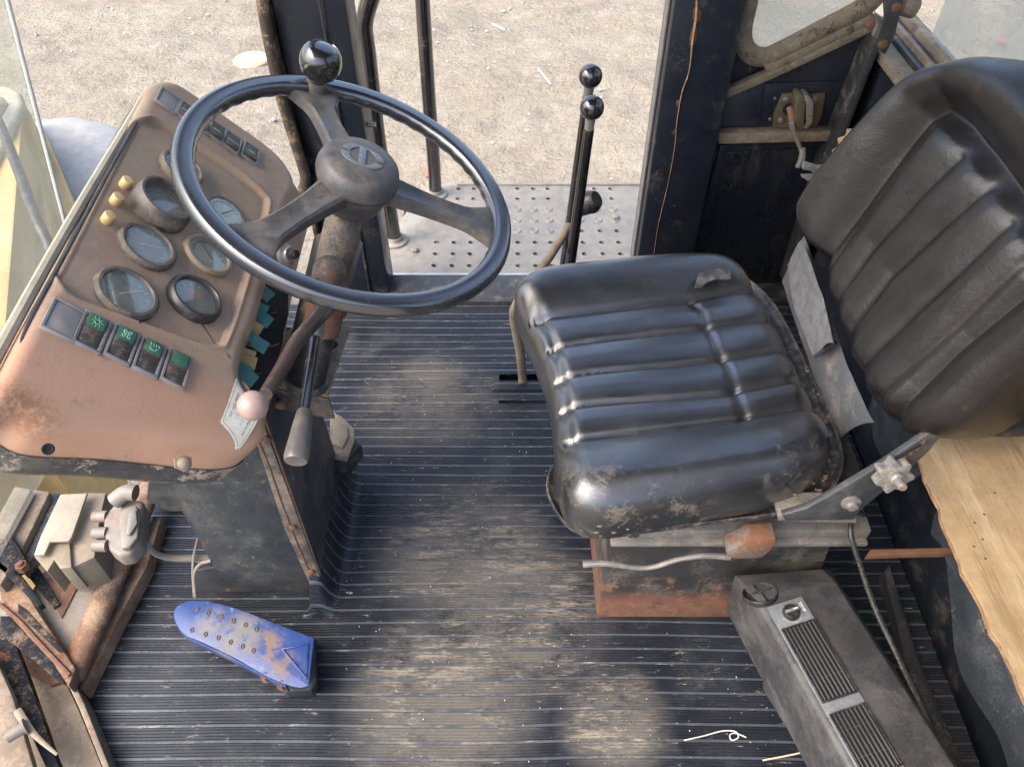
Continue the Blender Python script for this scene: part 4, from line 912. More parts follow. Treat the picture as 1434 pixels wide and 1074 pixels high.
for k in range(9):
    px, py = random.uniform(345, 378), random.uniform(415, 540)
    m.tube([cpt(px - 10, py, -.048), cpt(px + random.uniform(-6, 6), py + 8, -.042), cpt(px + 14, py + random.uniform(4, 16), -.052)], .0012, 6, 5)
obj('wiring', m, rubber, con)
# column side cover: brown strip right of relay bay and side wall of console (far end)
obj('side_wall', MB().prism([cpt(396, 232, -.015), cpt(430, 287, -.06), cpt(436, 300, -.10), cpt(392, 470, -.11), cpt(376, 560, -.10), cpt(370, 600, -.085), cpt(362, 590, -.05), cpt(396, 480, -.075), cpt(404, 400, -.06), cpt(378, 370, -.03)], -CF.ez * .012), conm, con, bevel=.003)
# rotary ignition switch on side wall
ig = Frame(PD(402, 357, 1.02), unit((.9, -.35, .35)))
ks = obj('key_switch', MB().lathe([(.015, -.004), (.015, .001), (.012, .002), (.010, .004), (.0095, .007)], 24, ig), steelk, con)
obj('switch_stem', MB().lathe([(.0065, .007), (.0065, .016), (.005, .018)], 14, ig), black_plastic, ks)
# ================================================================== STEERING WHEEL
WC = np.array([-.201, .857, .743]); wn = unit((.411, -.071, 1)); WR = .215
WF = Frame(WC, wn, (1, 0, 0))
# (the frame's y axis points away from the camera)
sw = thing('steering_wheel', 'large black three spoke steering wheel with a spinner knob', 'steering wheel', WF.M())
n, sg = 160, 20; V = []; rm = WR - .0135
for i in range(n):
    q = 2 * math.pi * i / n; gr = .0006 * math.cos(q * 60)
    for k in range(sg):
        a = 2 * math.pi * k / sg; ca, sa = math.cos(a), math.sin(a)
        rr = .0140 * (1 + (.06 * math.cos(q * 46) if ca < -.35 and sa < .3 else 0))
        # flattened top ledge, groove at the outside
        dz = rr * sa * .95; dr = rr * ca
        if sa > .75: dz = rr * .78 * .95 + (sa - .75) * .002
        if .1 < a < .55: dr -= .0014
        V.append(((rm + dr) * math.cos(q), (rm + dr) * math.sin(q), dz))
m = MB(); m.v = V; m.f = [(i * sg + k, ((i + 1) % n) * sg + k, ((i + 1) % n) * sg + (k + 1) % sg, i * sg + (k + 1) % sg) for i in range(n) for k in range(sg)]
obj('rim', m, rimm, sw, WF.M(), angle=60)
def wl(px, py, c=0): return WF.loc(px, py, c)
hx, hy = wl(490, 272, .02)
for (px, py) in ((438, 122), (300, 366), (716, 322)):
    ex, ey = wl(px, py); L_ = math.hypot(ex, ey); s_ = (WR - .018) / L_; ex *= s_; ey *= s_
    d = unit((ex, ey, 0)); pr_ = np.array([-d[1], d[0], 0])
    A = []; N = 14
    for i in range(N + 1):
        t_ = i / N; c = np.array([hx, hy, 0]) * 0 + np.array([ex, ey, 0]) * (.12 + .88 * t_)
        wdt = .024 - .008 * math.sin(t_ * math.pi) + (.018 * max(0, t_ - .75) / .25); top = .012 - .010 * t_ + .010 * (1 - t_) ** 2
        th = .020 - .006 * t_
        A.append([c + pr_ * wdt + (0, 0, top - th), c + pr_ * wdt + (0, 0, top - .003), c + pr_ * wdt * .78 + (0, 0, top), c + pr_ * wdt * .3 + (0, 0, top - .0025), c - pr_ * wdt * .3 + (0, 0, top - .0025), c - pr_ * wdt * .78 + (0, 0, top), c - pr_ * wdt + (0, 0, top - .003), c - pr_ * wdt + (0, 0, top - th)])
    k = 8; m = MB(); m.v = [tuple(p) for row in A for p in row]
    m.f = [(i * k + j, i * k + (j + 1) % k, (i + 1) * k + (j + 1) % k, (i + 1) * k + j) for i in range(N) for j in range(k)] + [tuple(range(k)), tuple(N * k + j for j in range(k))]
    obj('spoke', m, hubm, sw, WF.M(), angle=45)
hub = obj('hub', MB().lathe([(.028, -.035), (.037, -.028), (.043, -.012), (.046, .000), (.049, .006), (.0505, .010)], 48), hubm, sw, WF.M(0, 0, 0))
hc = obj('horn_cap', MB().lathe([(.0490, .011), (.0515, .013), (.0525, .018), (.0520, .026), (.0492, .035), (.0440, .0405), (.037, .0435), (.030, .0450), (.015, .0455), (.0005, .0456)], 56), hubm, sw, WF.M(), angle=60)
# raised emblem: ring broken at both sides with an inner slanted bar
em = MB(); ez0 = .0452
def arcband(r0, r1, a0, a1, m=14, sx=1.0):
    pts = [(r0 * math.cos(a) * sx, r0 * math.sin(a), ez0) for a in np.linspace(a0, a1, m)] + [(r1 * math.cos(a) * sx, r1 * math.sin(a), ez0) for a in np.linspace(a1, a0, m)]
    r1f = lambda a: .0188 + .0085 * math.cos(a) ** 2
    aa = list(np.linspace(a0, a1, m)); V = [(r0 * math.cos(a), r0 * math.sin(a), ez0) for a in aa] + [(r1f(a) * math.cos(a), r1f(a) * math.sin(a), ez0) for a in aa]; Vt = [(x, y, z + .0016) for x, y, z in V]
    f = []
    for i in range(m - 1):
        f += [(i, i + 1, m + i + 1, m + i), (2 * m + i, 2 * m + m + i, 2 * m + m + i + 1, 2 * m + i + 1), (i, 2 * m + i, 2 * m + i + 1, i + 1), (m + i, m + i + 1, 3 * m + i + 1, 3 * m + i)]
    f += [(0, m, 3 * m, 2 * m), (m - 1, 3 * m - 1, 4 * m - 1, 2 * m - 1)]
    em.add(V + Vt, f)
arcband(.0165, .0270, R(8), R(172)); arcband(.0165, .0270, R(190), R(352))
em.prism([(-.0085, .0165, ez0), (.0005, .0165, ez0), (.0075, -.0165, ez0), (-.0005, -.0195, ez0)], (0, 0, .0017))
obj('emblem', em, mat('emblem plastic', (.13, .145, .16), .3, layers=[((.25, .22, .18), .5, .7, 50, {'amt': .5})]), hc, WF.M(0, 0, 0, R(-8)), bevel=.0004)
# spinner knob
kx, ky = wl(441, 122, .0)
kn = obj('spinner_knob', MB().lathe([(.012, .006), (.013, .012), (.017, .017), (.024, .024), (.0280, .034), (.0285, .043), (.0262, .052), (.0215, .0595), (.0185, .0612), (.0175, .0600), (.0165, .0606), (.012, .0622), (.005, .0630), (.0005, .0631)], 48), black_gloss, sw, WF.M(kx, ky, 0), angle=60)
obj('knob_clamp', MB().lathe([(.018, -.012), (.019, .0), (.016, .010), (.012, .012)], 28), hubm, sw, WF.M(kx, ky, 0))

# ================================================================== STEERING COLUMN AND PEDESTAL
t = thing('steering_column', 'dusty steering column with rusty collar rising to the wheel', 'steering column', PZ(410, 545, .31))
top = WF.w(0, 0, -.03); bot = PZ(418, 536, .30); mid = PD(455, 430, 1.06)
obj('upper_tube', MB().tube([top, top * .5 + PD(462, 385, 1.02) * .5, PD(458, 410, 1.04)], [.024, .024, .025], 24, 3), colm, t)
obj('collar', MB().tube([PD(458, 418, 1.045), PD(456, 436, 1.055), PD(455, 438, 1.052), PD(448, 464, 1.062)], [.028, .029, .026, .026], 24, 1), rust, t)
obj('lower_tube', MB().tube([PD(447, 455, 1.060), PD(430, 530, 1.085)], [.025, .026], 24, 1), black_plastic, t)
obj('lower_ring', MB().tube([PD(429, 528, 1.082), PD(427, 538, 1.088)], [.032, .032], 24, 1), charcoal, t)
obj('column_shroud', MB().loft([PD(x, y, 1.03) for x, y in ((452, 322), (500, 330), (482, 395), (440, 385))], [PD(x, y, 1.10) for x, y in ((440, 330), (510, 340), (470, 470), (395, 520))]), charcoal, t, bevel=.004)
for px, py, d in ((392, 567, .93), (399, 430, 1.0)): pass
# steering pedestal
yp = .69
t = thing('steering_pedestal', 'dark steel pedestal box below the console with rusty seams', 'pedestal', (-.45, .8, 0))
zc = .60
A = [PY(x, y, yp) for x, y in ((276, 838), (457, 831), (372, 590), (350, 500), (215, 620), (205, 700), (236, 716), (255, 716), (300, 795), (272, 800))]
obj('front_sheet', MB().prism(A, (0, .006, 0)), charcoal, t, bevel=.001)
A = [(-.338, yp + .001, 0), (-.338, yp + .001, .474), (-.338, .88, .474), (-.338, .93, 0)]
obj('side_sheet', MB().prism(A, (-.006, 0, 0)), charcoal, t, bevel=.001)
obj('rear_sheet', MB().prism([(-.345, .925, 0), (-.345, .885, .47), (-.6, .885, .47), (-.6, .925, 0)], (0, .006, 0)), charcoal, t, bevel=.001)
# corner angle strip with rust and rivets on the front face (from bottom right corner up)
A = [PY(x, y, yp - .004) for x, y in ((457, 832), (440, 832), (398, 740), (352, 600), (368, 592))]
obj('corner_strip', MB().prism(A, (0, .003, 0)), colm, t, bevel=.001)
obj('rust_seam', MB().tube([PY(x, y, yp - .004) for x, y in ((352, 600), (372, 640), (395, 705), (418, 765), (446, 828))], .0016, 6, 4), rust, t)
obj('rust_seam', MB().tube([(-.338, yp - .001, z) for z in (.002, .12, .25, .38, .48)], .0018, 6, 4), rust, t)
for px, py in ((410, 738), (436, 800), (392, 567), (374, 615)):
    F = Frame(PY(px, py, yp - .006), (0, -1, 0)); obj('rivet', MB().lathe([(.0065, 0), (.006, .003), (.003, .005)], 12), rust, t, F.M())
F = Frame((-.3375, PX(429, 712, -.3375)[1], PX(429, 712, -.3375)[2]), (1, 0, 0)); obj('access_hole', MB().lathe([(.016, 0), (.016, .001)], 20), holed, t, F.M())
# upper bracket plate
zp = .485
A = [PZ(x, y, zp) for x, y in ((430, 452), (491, 454), (459, 553), (436, 550), (376, 538), (384, 470))]
obj('bracket_top', MB().prism(A, (0, 0, -.006)), tan, t, bevel=.0015)
A = [PZ(x, y, zp - .0065) for x, y in ((459, 554), (436, 551), (374, 539))]
obj('bracket_front', MB().prism([PZ(376, 538, zp) + (0, -.001, -.007), PZ(459, 553, zp) + (0, -.001, -.007), PZ(459, 553, zp) + (-.0, .002, -.055), PZ(376, 538, zp) + (0, .002, -.055)], (0, .005, 0)), colm, t, bevel=.001)
F = Frame(PY(394, 567, PZ(400, 545, zp)[1] - .004), unit((0, -1, .1))); obj('screw', MB().lathe([(.006, -.01), (.006, .003), (.003, .006)], 12), tan, t, F.M())
for px, py in ((465, 483),):
    F = Frame(PZ(px, py, zp + .0008), (0, 0, 1)); obj('bracket_hole', MB().lathe([(.009, 0), (.009, .0008)], 16), holed, t, F.M())
# small metal foot pedal between pedestal and mat
t = thing('brake_pedal', 'small worn tan metal pedal poking out behind the steering pedestal', 'pedal', PZ(480, 625, .0))
A = [PZ(x, y, .12) for x, y in ((462, 574), (478, 582), (496, 600), (497, 615), (486, 645), (462, 640))]
obj('pedal_pad', MB().prism(A, (0, 0, -.006)), tan, t, bevel=.002)
obj('pedal_recess', MB().prism([PZ(x, y, .1215) for x, y in ((466, 588), (486, 600), (488, 612), (480, 628), (466, 622))], (0, 0, .002)), beige, t, bevel=.001)
obj('pedal_base', MB().prism([PZ(x, y, .105) for x, y in ((462, 600), (497, 614), (506, 622), (486, 646), (468, 648))], (0, 0, -.04)), black_dirty, t, bevel=.002)
# ball knob on short lever behind the wheel
t = thing('column_lever', 'brown ball headed lever on the steering column below the hub', 'lever', PD(460, 385, .99))
obj('ball_knob', MB().sphere(PD(461, 381, .935), .0205), colm, t)
obj('stub', MB().tube([PD(452, 394, .92), PD(450, 405, .94), PD(446, 440, .99)], [.009, .008, .008], 10, 4), colm, t)
# lever with the pale pink ball
t = thing('pink_knob_lever', 'brown lever with a pale pink ball knob over the console corner', 'lever', PD(455, 440, .97))
P = [PD(462, 425, .97), PD(438, 452, .93), PD(415, 480, .89), PD(395, 515, .84), PD(372, 552, .78)]
obj('lever_rod', MB().tube(P, [.012, .010, .009, .008, .007], 14, 5), leverdk, t)
obj('ball_knob', MB().sphere(PD(354, 568, .745), .0148, 28, 18), pinkball, t)
# handbrake style lever with clear grip
t = thing('grip_lever', 'dark lever with a worn grey plastic grip hanging beside the column', 'lever', PD(440, 450, .97))
P = [PD(443, 452, .98), PD(437, 500, .93), PD(430, 545, .885), PD(424, 585, .85)]
obj('lever_rod', MB().tube(P, [.009, .0075, .0068, .0065], 14, 4), black_gloss, t)
P = [PD(427, 578, .845), PD(423, 598, .83), PD(418, 625, .81), PD(415, 640, .80), PD(414, 646, .797)]
obj('grip', MB().tube(P, [.009, .0105, .0125, .013, .0115], 18, 5), gripm, t)
o = MB().tube([PD(443, 450, .975), PD(441, 475, .955)], [.0115, .0095], 14, 1); obj('ferrule', o, greymetal, t)

# ================================================================== GEAR LEVERS beyond the seat
def glever(top, d_top, bot_px, Ytop, label, r=.021, rr=(.0095, .011), name='hydraulic_lever'):
    p0 = PY(*top, Ytop); p1 = PY(*bot_px, Ytop + .03)
    d = unit(p0 - p1); base = p1 - d * .15; 
    t = thing(name, label, 'lever', base, 'black control levers beside the seat')
    obj('ball_knob', MB().sphere(p0, r, 32, 20), black_gloss, t)
    obj('ferrule', MB().tube([p0 - d * (r * .8), p0 - d * (r + .022)], [.0095, .008], 14, 1), greymetal, t)
    obj('lever_rod', MB().tube([p0 - d * (r + .02), p1, base], [rr[0], rr[1], rr[1]], 14, 1), black_gloss, t)
    return t
glever((827, 107), 0, (789, 382), 1.33, 'black lever with the higher ball knob, farther from the camera')
glever((829, 151), 0, (797, 382), 1.25, 'black lever with the lower ball knob, nearer to the camera')
t = thing('gear_lever', 'bent brown rod lever with a black mushroom knob passing in front of the seat corner', 'lever', PZ(738, 545, 0))
obj('knob', MB().tube([PY(806, 300, 1.36), PY(815, 290, 1.34), PY(828, 283, 1.33), PY(836, 279, 1.325)], [.010, .019, .024, .017], 20, 5), black_plastic, t)
P = [PY(806, 300, 1.36), PY(790, 328, 1.33), PY(770, 360, 1.28), PY(745, 395, 1.235), PY(722, 428, 1.205), PY(719, 445, 1.20), PY(724, 470, 1.20), PY(729, 500, 1.205), PY(733, 545, 1.215)]
obj('lever_rod', MB().tube(P, [.009, .0085, .0085, .009, .009, .009, .010, .010, .010], 12, 6), tan, t)
o = obj('slot_bracket', MB().box(*[float(v) for v in (PZ(766, 560, .01)[0], PZ(776, 560, .01)[0], PZ(766, 572, .01)[1], PZ(766, 548, .01)[1], -.03, .05)]), rust, bevel=.001); tag(o, 'rusty flat stub rising from the slit in the mat by the seat', 'bracket')
# ================================================================== BLUE PEDAL
t = thing('blue_pedal', 'worn blue accelerator pedal with two rows of punched holes on the mat', 'pedal', PZ(380, 930, 0))
PFn = unit((-.10, -.10, 1)); PF = Frame(PZ(340, 900, .07), PFn, PZ(430, 930, .05) - PZ(260, 862, .09))
pl_ = [np.array(PF.loc(x, y)) for x, y in ((262, 841), (285, 840), (330, 851), (385, 872), (440, 893), (437, 925), (432, 960), (415, 962), (380, 950), (330, 922), (285, 900), (258, 888), (244, 868), (246, 850))]
pl_ = spline(pl_[:2], 1) + spline([pl_[1], pl_[2], pl_[3], pl_[4]], 3)[1:] + spline([pl_[6], pl_[7], pl_[8], pl_[9], pl_[10], pl_[11], pl_[12], pl_[13], pl_[0]], 6)[:-1]
mb = MB().prism([PF.w(p[0], p[1], 0) for p in pl_], PF.ez * -.004)
pad = obj('pedal_pad', mb, blue, t, bevel=.0018)
fl = [np.array(PF.loc(x, y)) for x, y in ((244, 866), (256, 889), (285, 904), (330, 926), (385, 956), (400, 962))]
V = [PF.w(p[0], p[1], 0) for p in spline(fl, 5)]; W_ = [v - PF.ez * .020 + unit((0, -1, 0)) * .001 for v in V]
m = MB(); k = len(V); m.add(V + W_ + [v + np.array([0, .003, 0]) for v in V] + [v + np.array([0, .003, 0]) for v in W_], [(i, i + 1, k + i + 1, k + i) for i in range(k - 1)] + [(2 * k + i, 3 * k + i, 3 * k + i + 1, 2 * k + i + 1) for i in range(k - 1)] + [(i, 2 * k + i, 2 * k + i + 1, i + 1) for i in range(k - 1)] + [(k + i, k + i + 1, 3 * k + i + 1, 3 * k + i) for i in range(k - 1)])
obj('pedal_flange', m, blue, t)
for px, py in ((276, 853), (292, 858), (310, 863), (327, 869), (344, 875), (359, 881), (269, 882), (288, 888), (306, 893), (323, 899), (340, 905), (355, 911)):
    a, b = PF.loc(px, py); mm = MB().lathe([(.0044, .0), (.0040, .0012), (.0030, .0016), (.0024, .0004)], 14); mm.v = [(x * .8, y * 1.15, z) for x, y, z in mm.v]
    obj('grip_hole', mm, mat('rusty hole lip', (.10, .07, .05), .7) if px == 276 else bpy.data.materials['rusty hole lip'], pad, PF.M(a, b, 0, .5))
A = [np.array(PF.loc(x, y)) for x, y in ((395, 909), (432, 902), (430, 950), (395, 909))]
obj('pressed_ridge', MB().tube([PF.w(a[0], a[1], .001) for a in A], .0022, 8, 1), blue, pad)
for px, py in ((371, 946), (394, 957)):
    a, b = PF.loc(px, py); F = Frame(PF.w(a, b, -.008), unit((0, -1, .55)))
    obj('bolt', MB().lathe([(.010, -.002), (.010, .0015)], 20, F).lathe([(.0065, .0015), (.0065, .006)], 6, F).lathe([(.0035, .006), (.0033, .010)], 10, F), rust, t)
A = [PZ(x, y, .03) for x, y in ((380, 950), (440, 890), (443, 955), (436, 966), (400, 968))]
obj('hinge_block', MB().prism(A, (0, 0, -.026)), black_dirty, t, bevel=.002)
# ================================================================== HEATER UNIT
Hz = .22
e1 = unit(PZ(1170, 1012, Hz) - PZ(1085, 858, Hz)); HF = Frame(PZ(1105, 850, Hz), unit((-.10, 0, 1)), e1)   # ex along the length, toward the camera
ht = thing('heater_unit', 'long dusty grey plastic heater box with two slotted vents', 'heater', PZ(1150, 950, 0))
def hl(px, py, c=0): return HF.loc(px, py, c)
# cross section across ey (left is -? computed), profile swept along ex
sgn = 1 if hl(1130, 840)[1] > hl(1085, 858)[1] else -1
bL = hl(1076, 862)[1]; bR = hl(1128, 842)[1]; bLo = hl(1054, 864, -.045)[1]; bRo = hl(1176, 822, -.012)[1]
sec = [(bLo, -.045), (bL - .006 * sgn, -.004), (bL, 0), (bR, 0), (bR + .010 * sgn, -.003), (bRo, -.014), (bRo + .022 * sgn, -.05), (bRo + .022 * sgn, -.15), (bLo, -.15)]
a0, a1 = -.024, .62
def hsec(a, s=1.0, dz=0): return [HF.w(a, b, c + dz) for b, c in sec]
end = [HF.w(a0 - .030 - .035 * (abs(b - bRo) / abs(bLo - bRo)), b * 1.0, min(c, -.03) if i not in (0, 8, 7) else c) for i, (b, c) in enumerate(sec)]
m = MB(); k = len(sec)
m.v = [tuple(p) for p in hsec(a1)] + [tuple(p) for p in hsec(a0)] + [tuple(p) for p in end]
m.f = [tuple(range(k))] + [(i, (i + 1) % k, k + (i + 1) % k, k + i) for i in range(k)] + [(k + i, k + (i + 1) % k, 2 * k + (i + 1) % k, 2 * k + i) for i in range(k)] + [tuple(2 * k + i for i in range(k))[::-1]]
obj('casing', m, heaterm, ht, bevel=.004, bseg=3)
# fascia
f0, f1 = hl(1090, 850)[0] + .0, .60
obj('fascia', MB().fbox(HF, f0 - .004, f1, min(bL, bR) + .003, max(bL, bR) - .002, .0005, .0035), heaterf, ht, bevel=.001)
def vent(pa, pb):
    x0 = hl(*pa)[0]; x1 = hl(*pb)[0]; yl, yh = min(bL, bR) + .007, max(bL, bR) - .006; w_ = yh - yl
    v = obj('vent', MB().fbox(HF, x0, x1, yl, yh, .0042, .0050), holed, ht)
    fr = MB(); t_ = .0018
    fr.fbox(HF, x0 - t_, x0, yl - t_, yh + t_, .0036, .008).fbox(HF, x1, x1 + t_, yl - t_, yh + t_, .0036, .008).fbox(HF, x0 + .0001, x1 - .0001, yl - t_, yl, .0036, .008).fbox(HF, x0 + .0001, x1 - .0001, yh, yh + t_, .0036, .008)
    obj('vent_frame', fr, black_plastic, v, bevel=.0005)
    n = 8
    for i in range(n):
        y = yl + w_ * (i + .5) / n
        obj('slat', MB().fbox(HF, x0 + .0005, x1 - .0005, y - .0009, y + .0009, .0052, .0085), slatm, v, bevel=.0006)
    for q in (.28, .72):
        x = x0 + (x1 - x0) * q; obj('vane', MB().fbox(HF, x - .0006, x + .0006, yl, yh, .0050, .0062), black_plastic, v)
c1 = (1119, 884); d1_ = (1175, 980)
vent((1116, 878), (1172, 978)); vent((1184, 996), (1232, 1082)); 
x_ = hl(1232, 1082)[0] + .02
a, b = hl(1097, 862, .004); 
dp = obj('dial_panel', MB().fbox(HF, f0 + .002, hl(1110, 876)[0] + .004, min(bL, bR) + .006, max(bL, bR) - .005, .0037, .0050), heaterf, ht, bevel=.0004)
b = (bL + bR) / 2; M = HF.M(a, b, .005)
kb = obj('temperature_knob', MB().lathe([(.0125, 0), (.0125, .002), (.0115, .007), (.0105, .008)], 28), black_plastic, ht, M)
obj('knob_grip', MB().box(-.0022, .0022, -.0105, .0105, .0082, .0125), heaterf, kb, M, bevel=.0008)
obj('pointer', MB().box(-.0008, .0008, .002, .008, .0126, .0130), white, kb, M)
m = MB()
for i in range(12):
    q = R(-70 + i * 13); m.box(.0150 * math.cos(q) - .0004, .0150 * math.cos(q) + .0004, .0150 * math.sin(q) - .0004, .0150 * math.sin(q) + .0004, .0001, .0005)
obj('scale_marks', m, white, dp, M)
tm = text_mesh('TEMP', .0068, white, .0001)
obj('lettering', tm, None, dp, HF.M(a - .004, (bR - sgn * .0115), .0053, R(0) if True else 0))
# round louvre at the far end
lf = Frame(HF.w(a0 - .012, (bL + bR) / 2 - .022 * sgn, -.010), unit(HF.ez - HF.ex * .55), HF.ex)
lv_ = obj('round_louvre', MB().lathe([(.027, -.004), (.027, .003), (.0255, .0045), (.0235, .003), (.023, -.001)], 32, lf), black_plastic, ht)
obj('louvre_mouth', MB().lathe([(.0212, -.002), (.0212, .0012)], 32, lf), holed, lv_)
obj('louvre_bar', MB().fbox(lf, -.021, .021, -.0012, .0012, .0015, .005), black_plastic, lv_, bevel=.0004)
obj('louvre_bar', MB().fbox(lf, -.0008, .0008, -.021, .021, .0052, .0062), black_plastic, lv_, bevel=.0003)
# side bracket of the heater
A = [PZ(x, y, .10) for x, y in ((1073, 945), (1082, 940), (1112, 990), (1114, 1000), (1104, 1002), (1076, 958))]
obj('side_latch', MB().prism(A, (0, 0, -.03)), heaterm, ht, bevel=.003)
F = Frame(PZ(1072, 930, .09), unit((-.4, -.4, 1))); obj('screw', MB().lathe([(.007, -.004), (.007, .004)], 6), rust, ht, F.M())

# ================================================================== CABLE, TRIM STICK, PLYWOOD, VINYL PANEL
P = [PZ(1214, 735, .22), PZ(1210, 722, .27), PZ(1200, 716, .30), PZ(1193, 726, .31), PZ(1192, 750, .30), PZ(1204, 790, .27), PZ(1225, 850, .23), PZ(1255, 915, .20), PZ(1290, 990, .19), PZ(1316, 1050, .18), PZ(1334, 1100, .17)]
o = obj('flexible_cable', MB().tube(P, .0042, 10, 10), mat('black cable', (.02, .02, .02), .35, layers=[(DUST, .5, .7, 300, {'amt': .4})]))
tag(o, 'thin black cable looping from the seat rail past the heater', 'cable')
ply = thing('plywood_board', 'bare plywood shelf board behind the seat at the right', 'board', (.7, .5, .45))
ed = [(.553, -.1), (.553, .332), (.549, .42), (.547, .50), (.5495, .535), (.552, .58), (.555, .66)]
wob = [(x + .0018 * math.sin(y * 90) + .001 * math.sin(y * 233), y) for y in np.linspace(-.1, .665, 50) for x in [np.interp(y, [e[1] for e in ed], [e[0] for e in ed])]]
poly = [(x, y, .45) for x, y in wob] + [(.575, .71, .45), (.95, .80, .45), (.95, -.1, .45)]
obj('board_face', MB().prism(poly, (0, 0, -.003)), wood, ply, smooth=False)
obj('board_core', MB().prism([(x + .0015, y, z - .0032) for x, y, z in poly], (0, 0, -.009)), woodedge, ply, smooth=False)
for px, py in ((1378, 720), (1365, 732), (1364, 765), (1376, 755), (1380, 782), (1393, 690)):
    p = PZ(px, py, .4503); F = Frame(p, (0, 0, 1)); obj('nail_mark', MB().lathe([(.0018, 0), (.0014, .0006)], 8), ink, ply, F.M())
o = obj('wooden_strip', MB().prism([PZ(x, y, .40) for x, y in ((1213, 778), (1219, 769), (1336, 766), (1335, 774))], (0, 0, -.010)), mat('brown painted strip', (.11, .055, .03), .5, layers=[((.3, .2, .12), .5, .7, 50, {'s': (.1, 1, 1), 'amt': .7})], bump=.2), bevel=.0012)
tag(o, 'narrow brown wooden strip sticking out below the plywood edge', 'wood strip')
# quilted vinyl side lining under the plywood (vertical, slightly bowed)
V = []; nx, nz = 60, 24
for j in range(nz + 1):
    for i in range(nx + 1):
        y = .12 + (1.05 - .12) * i / nx; z = .0 + .46 * j / nz
        x = .742 - .015 * math.sin(math.pi * j / nz) + .012 * mnoise.noise(Vector((y * 5, z * 5, 1))) + (.022 * math.exp(-((y - .80) / .03) ** 2) if j < 20 else 0)
        V.append((x, y, z))
m = MB(); m.v = V; m.f = [(j * (nx + 1) + i, j * (nx + 1) + i + 1, (j + 1) * (nx + 1) + i + 1, (j + 1) * (nx + 1) + i) for j in range(nz) for i in range(nx)]
o = obj('vinyl_lining', m, panelv, recalc=False); tag(o, 'scuffed blue grey perforated vinyl lining under the plywood board', 'lining')
o = obj('skirting_strip', MB().prism([PZ(x, y, .03) for x, y in ((1238, 800), (1246, 790), (1290, 930), (1352, 1074), (1380, 1150), (1360, 1150), (1334, 1074), (1270, 930))], (0, 0, -.04)), black_dirty, bevel=.003)
tag(o, 'dirty dark strip along the foot of the vinyl lining', 'trim')
o = obj('green_wire', MB().tube([PZ(1196, 862, .08), PZ(1210, 856, .10), PZ(1226, 862, .08), PZ(1236, 885, .03)], .0015, 6, 6), mat('green wire', (.02, .16, .09), .4)); tag(o, 'thin green wire in the gap beside the heater', 'wire')
# string bits on the mat
wht = mat('frayed white string', (.55, .53, .48), .8)
o = obj('knotted_string', MB().tube([PZ(x, y, .008) for x, y in ((958, 1036), (985, 1030), (1012, 1023), (1030, 1024), (1034, 1032), (1025, 1036), (1022, 1029), (1030, 1026), (1045, 1032))], .0011, 6, 6), wht); tag(o, 'white string with a loop knot lying on the black mat', 'string')
o = obj('pale_string', MB().tube([PZ(x, y, .008) for x, y in ((1068, 1064), (1100, 1058), (1125, 1052), (1150, 1040))], .0014, 6, 5), mat('tan string', (.5, .42, .3), .8)); tag(o, 'tan string end pointing under the heater unit', 'string')
# crumbs on the mat
m = MB()
for i in range(260):
    px, py = random.uniform(480, 1090), random.uniform(500, 1070)
    if 780 < px < 1180 and py < 880: continue
    p = PZ(px, py, .0045); m.sphere(p, random.choice([.0006, .0008, .0012]), 5, 3)
o = obj('crumbs', m, wht, kind='stuff'); o['label'] = 'tiny pale crumbs scattered on the rubber mat'; o['category'] = 'debris'
# ================================================================== LEFT FRAME (near side door corner)
lfr = thing('door_frame', 'rusty dust covered door frame rails at the lower left corner of the cab', 'door frame', PZ(100, 900, 0))
def zp_(name, pts, z, th, m, bevel=.003, parent=lfr, z2=None): return obj(name, MB().prism([PZ(x, y, z) for x, y in pts], (0, 0, -th)), m, parent, bevel=bevel)
# long inner rail beside the mat: rounded bar
P = [PZ(222, 660, .06), PZ(190, 730, .06), (PZ(150, 830, .055)), PZ(120, 900, .05), PZ(98, 952, .045)]
obj('inner_rail', MB().tube(P, .022, 16, 4, flat=.8), rustframe, lfr)
zp_('rail_inner_wall', [(215, 722), (226, 724), (206, 792), (168, 862), (116, 968), (105, 960), (150, 870), (188, 790)], .035, .06, rustframe)
zp_('threshold_sheet', [(170, 700), (205, 704), (150, 830), (82, 950), (62, 930), (30, 850), (60, 800), (92, 790), (150, 775)], .05, .02, speckle)
zp_('rust_recess', [(84, 800), (118, 782), (112, 815), (86, 866), (78, 850), (60, 812)], .053, .0025, rust, .001)
zp_('lower_rail', [(0, 800), (22, 800), (50, 850), (106, 935), (96, 962), (50, 912), (0, 848)], .075, .03, rustframe, .005)
zp_('dark_channel', [(0, 862), (12, 862), (74, 928), (91, 957), (83, 954), (8, 892), (0, 888)], .0765, .012, blackmatte, .001)
zp_('dark_channel', [(25, 845), (37, 853), (91, 911), (83, 913), (25, 858)], .0765, .008, blackmatte, .001)
zp_('dark_channel', [(41, 783), (54, 795), (84, 846), (74, 851), (37, 804)], .0585, .008, blackmatte, .001)
lfr_r = MB().tube([PZ(x, y, .077) for x, y in ((0, 846), (30, 872), (60, 905), (98, 945))], .0035, 6, 3); obj('rust_ridge', lfr_r, rust, lfr)
zp_('edge_strip', [(92, 952), (100, 948), (118, 985), (160, 1090), (150, 1090), (110, 990)], .05, .05, tan, .002)
zp_('door_step', [(-30, 850), (20, 895), (60, 925), (92, 955), (110, 992), (150, 1090), (-30, 1090)], -.02, .03, tan, .003)
zp_('rust_plate', [(18, 893), (60, 930), (84, 955), (70, 960), (40, 945)], -.012, .008, rust, .001)
zp_('hinge_leaf', [(-10, 862), (14, 884), (40, 950), (78, 1060), (84, 1074), (64, 1074), (30, 1000), (-10, 930)], .03, .02, blackmatte, .002)
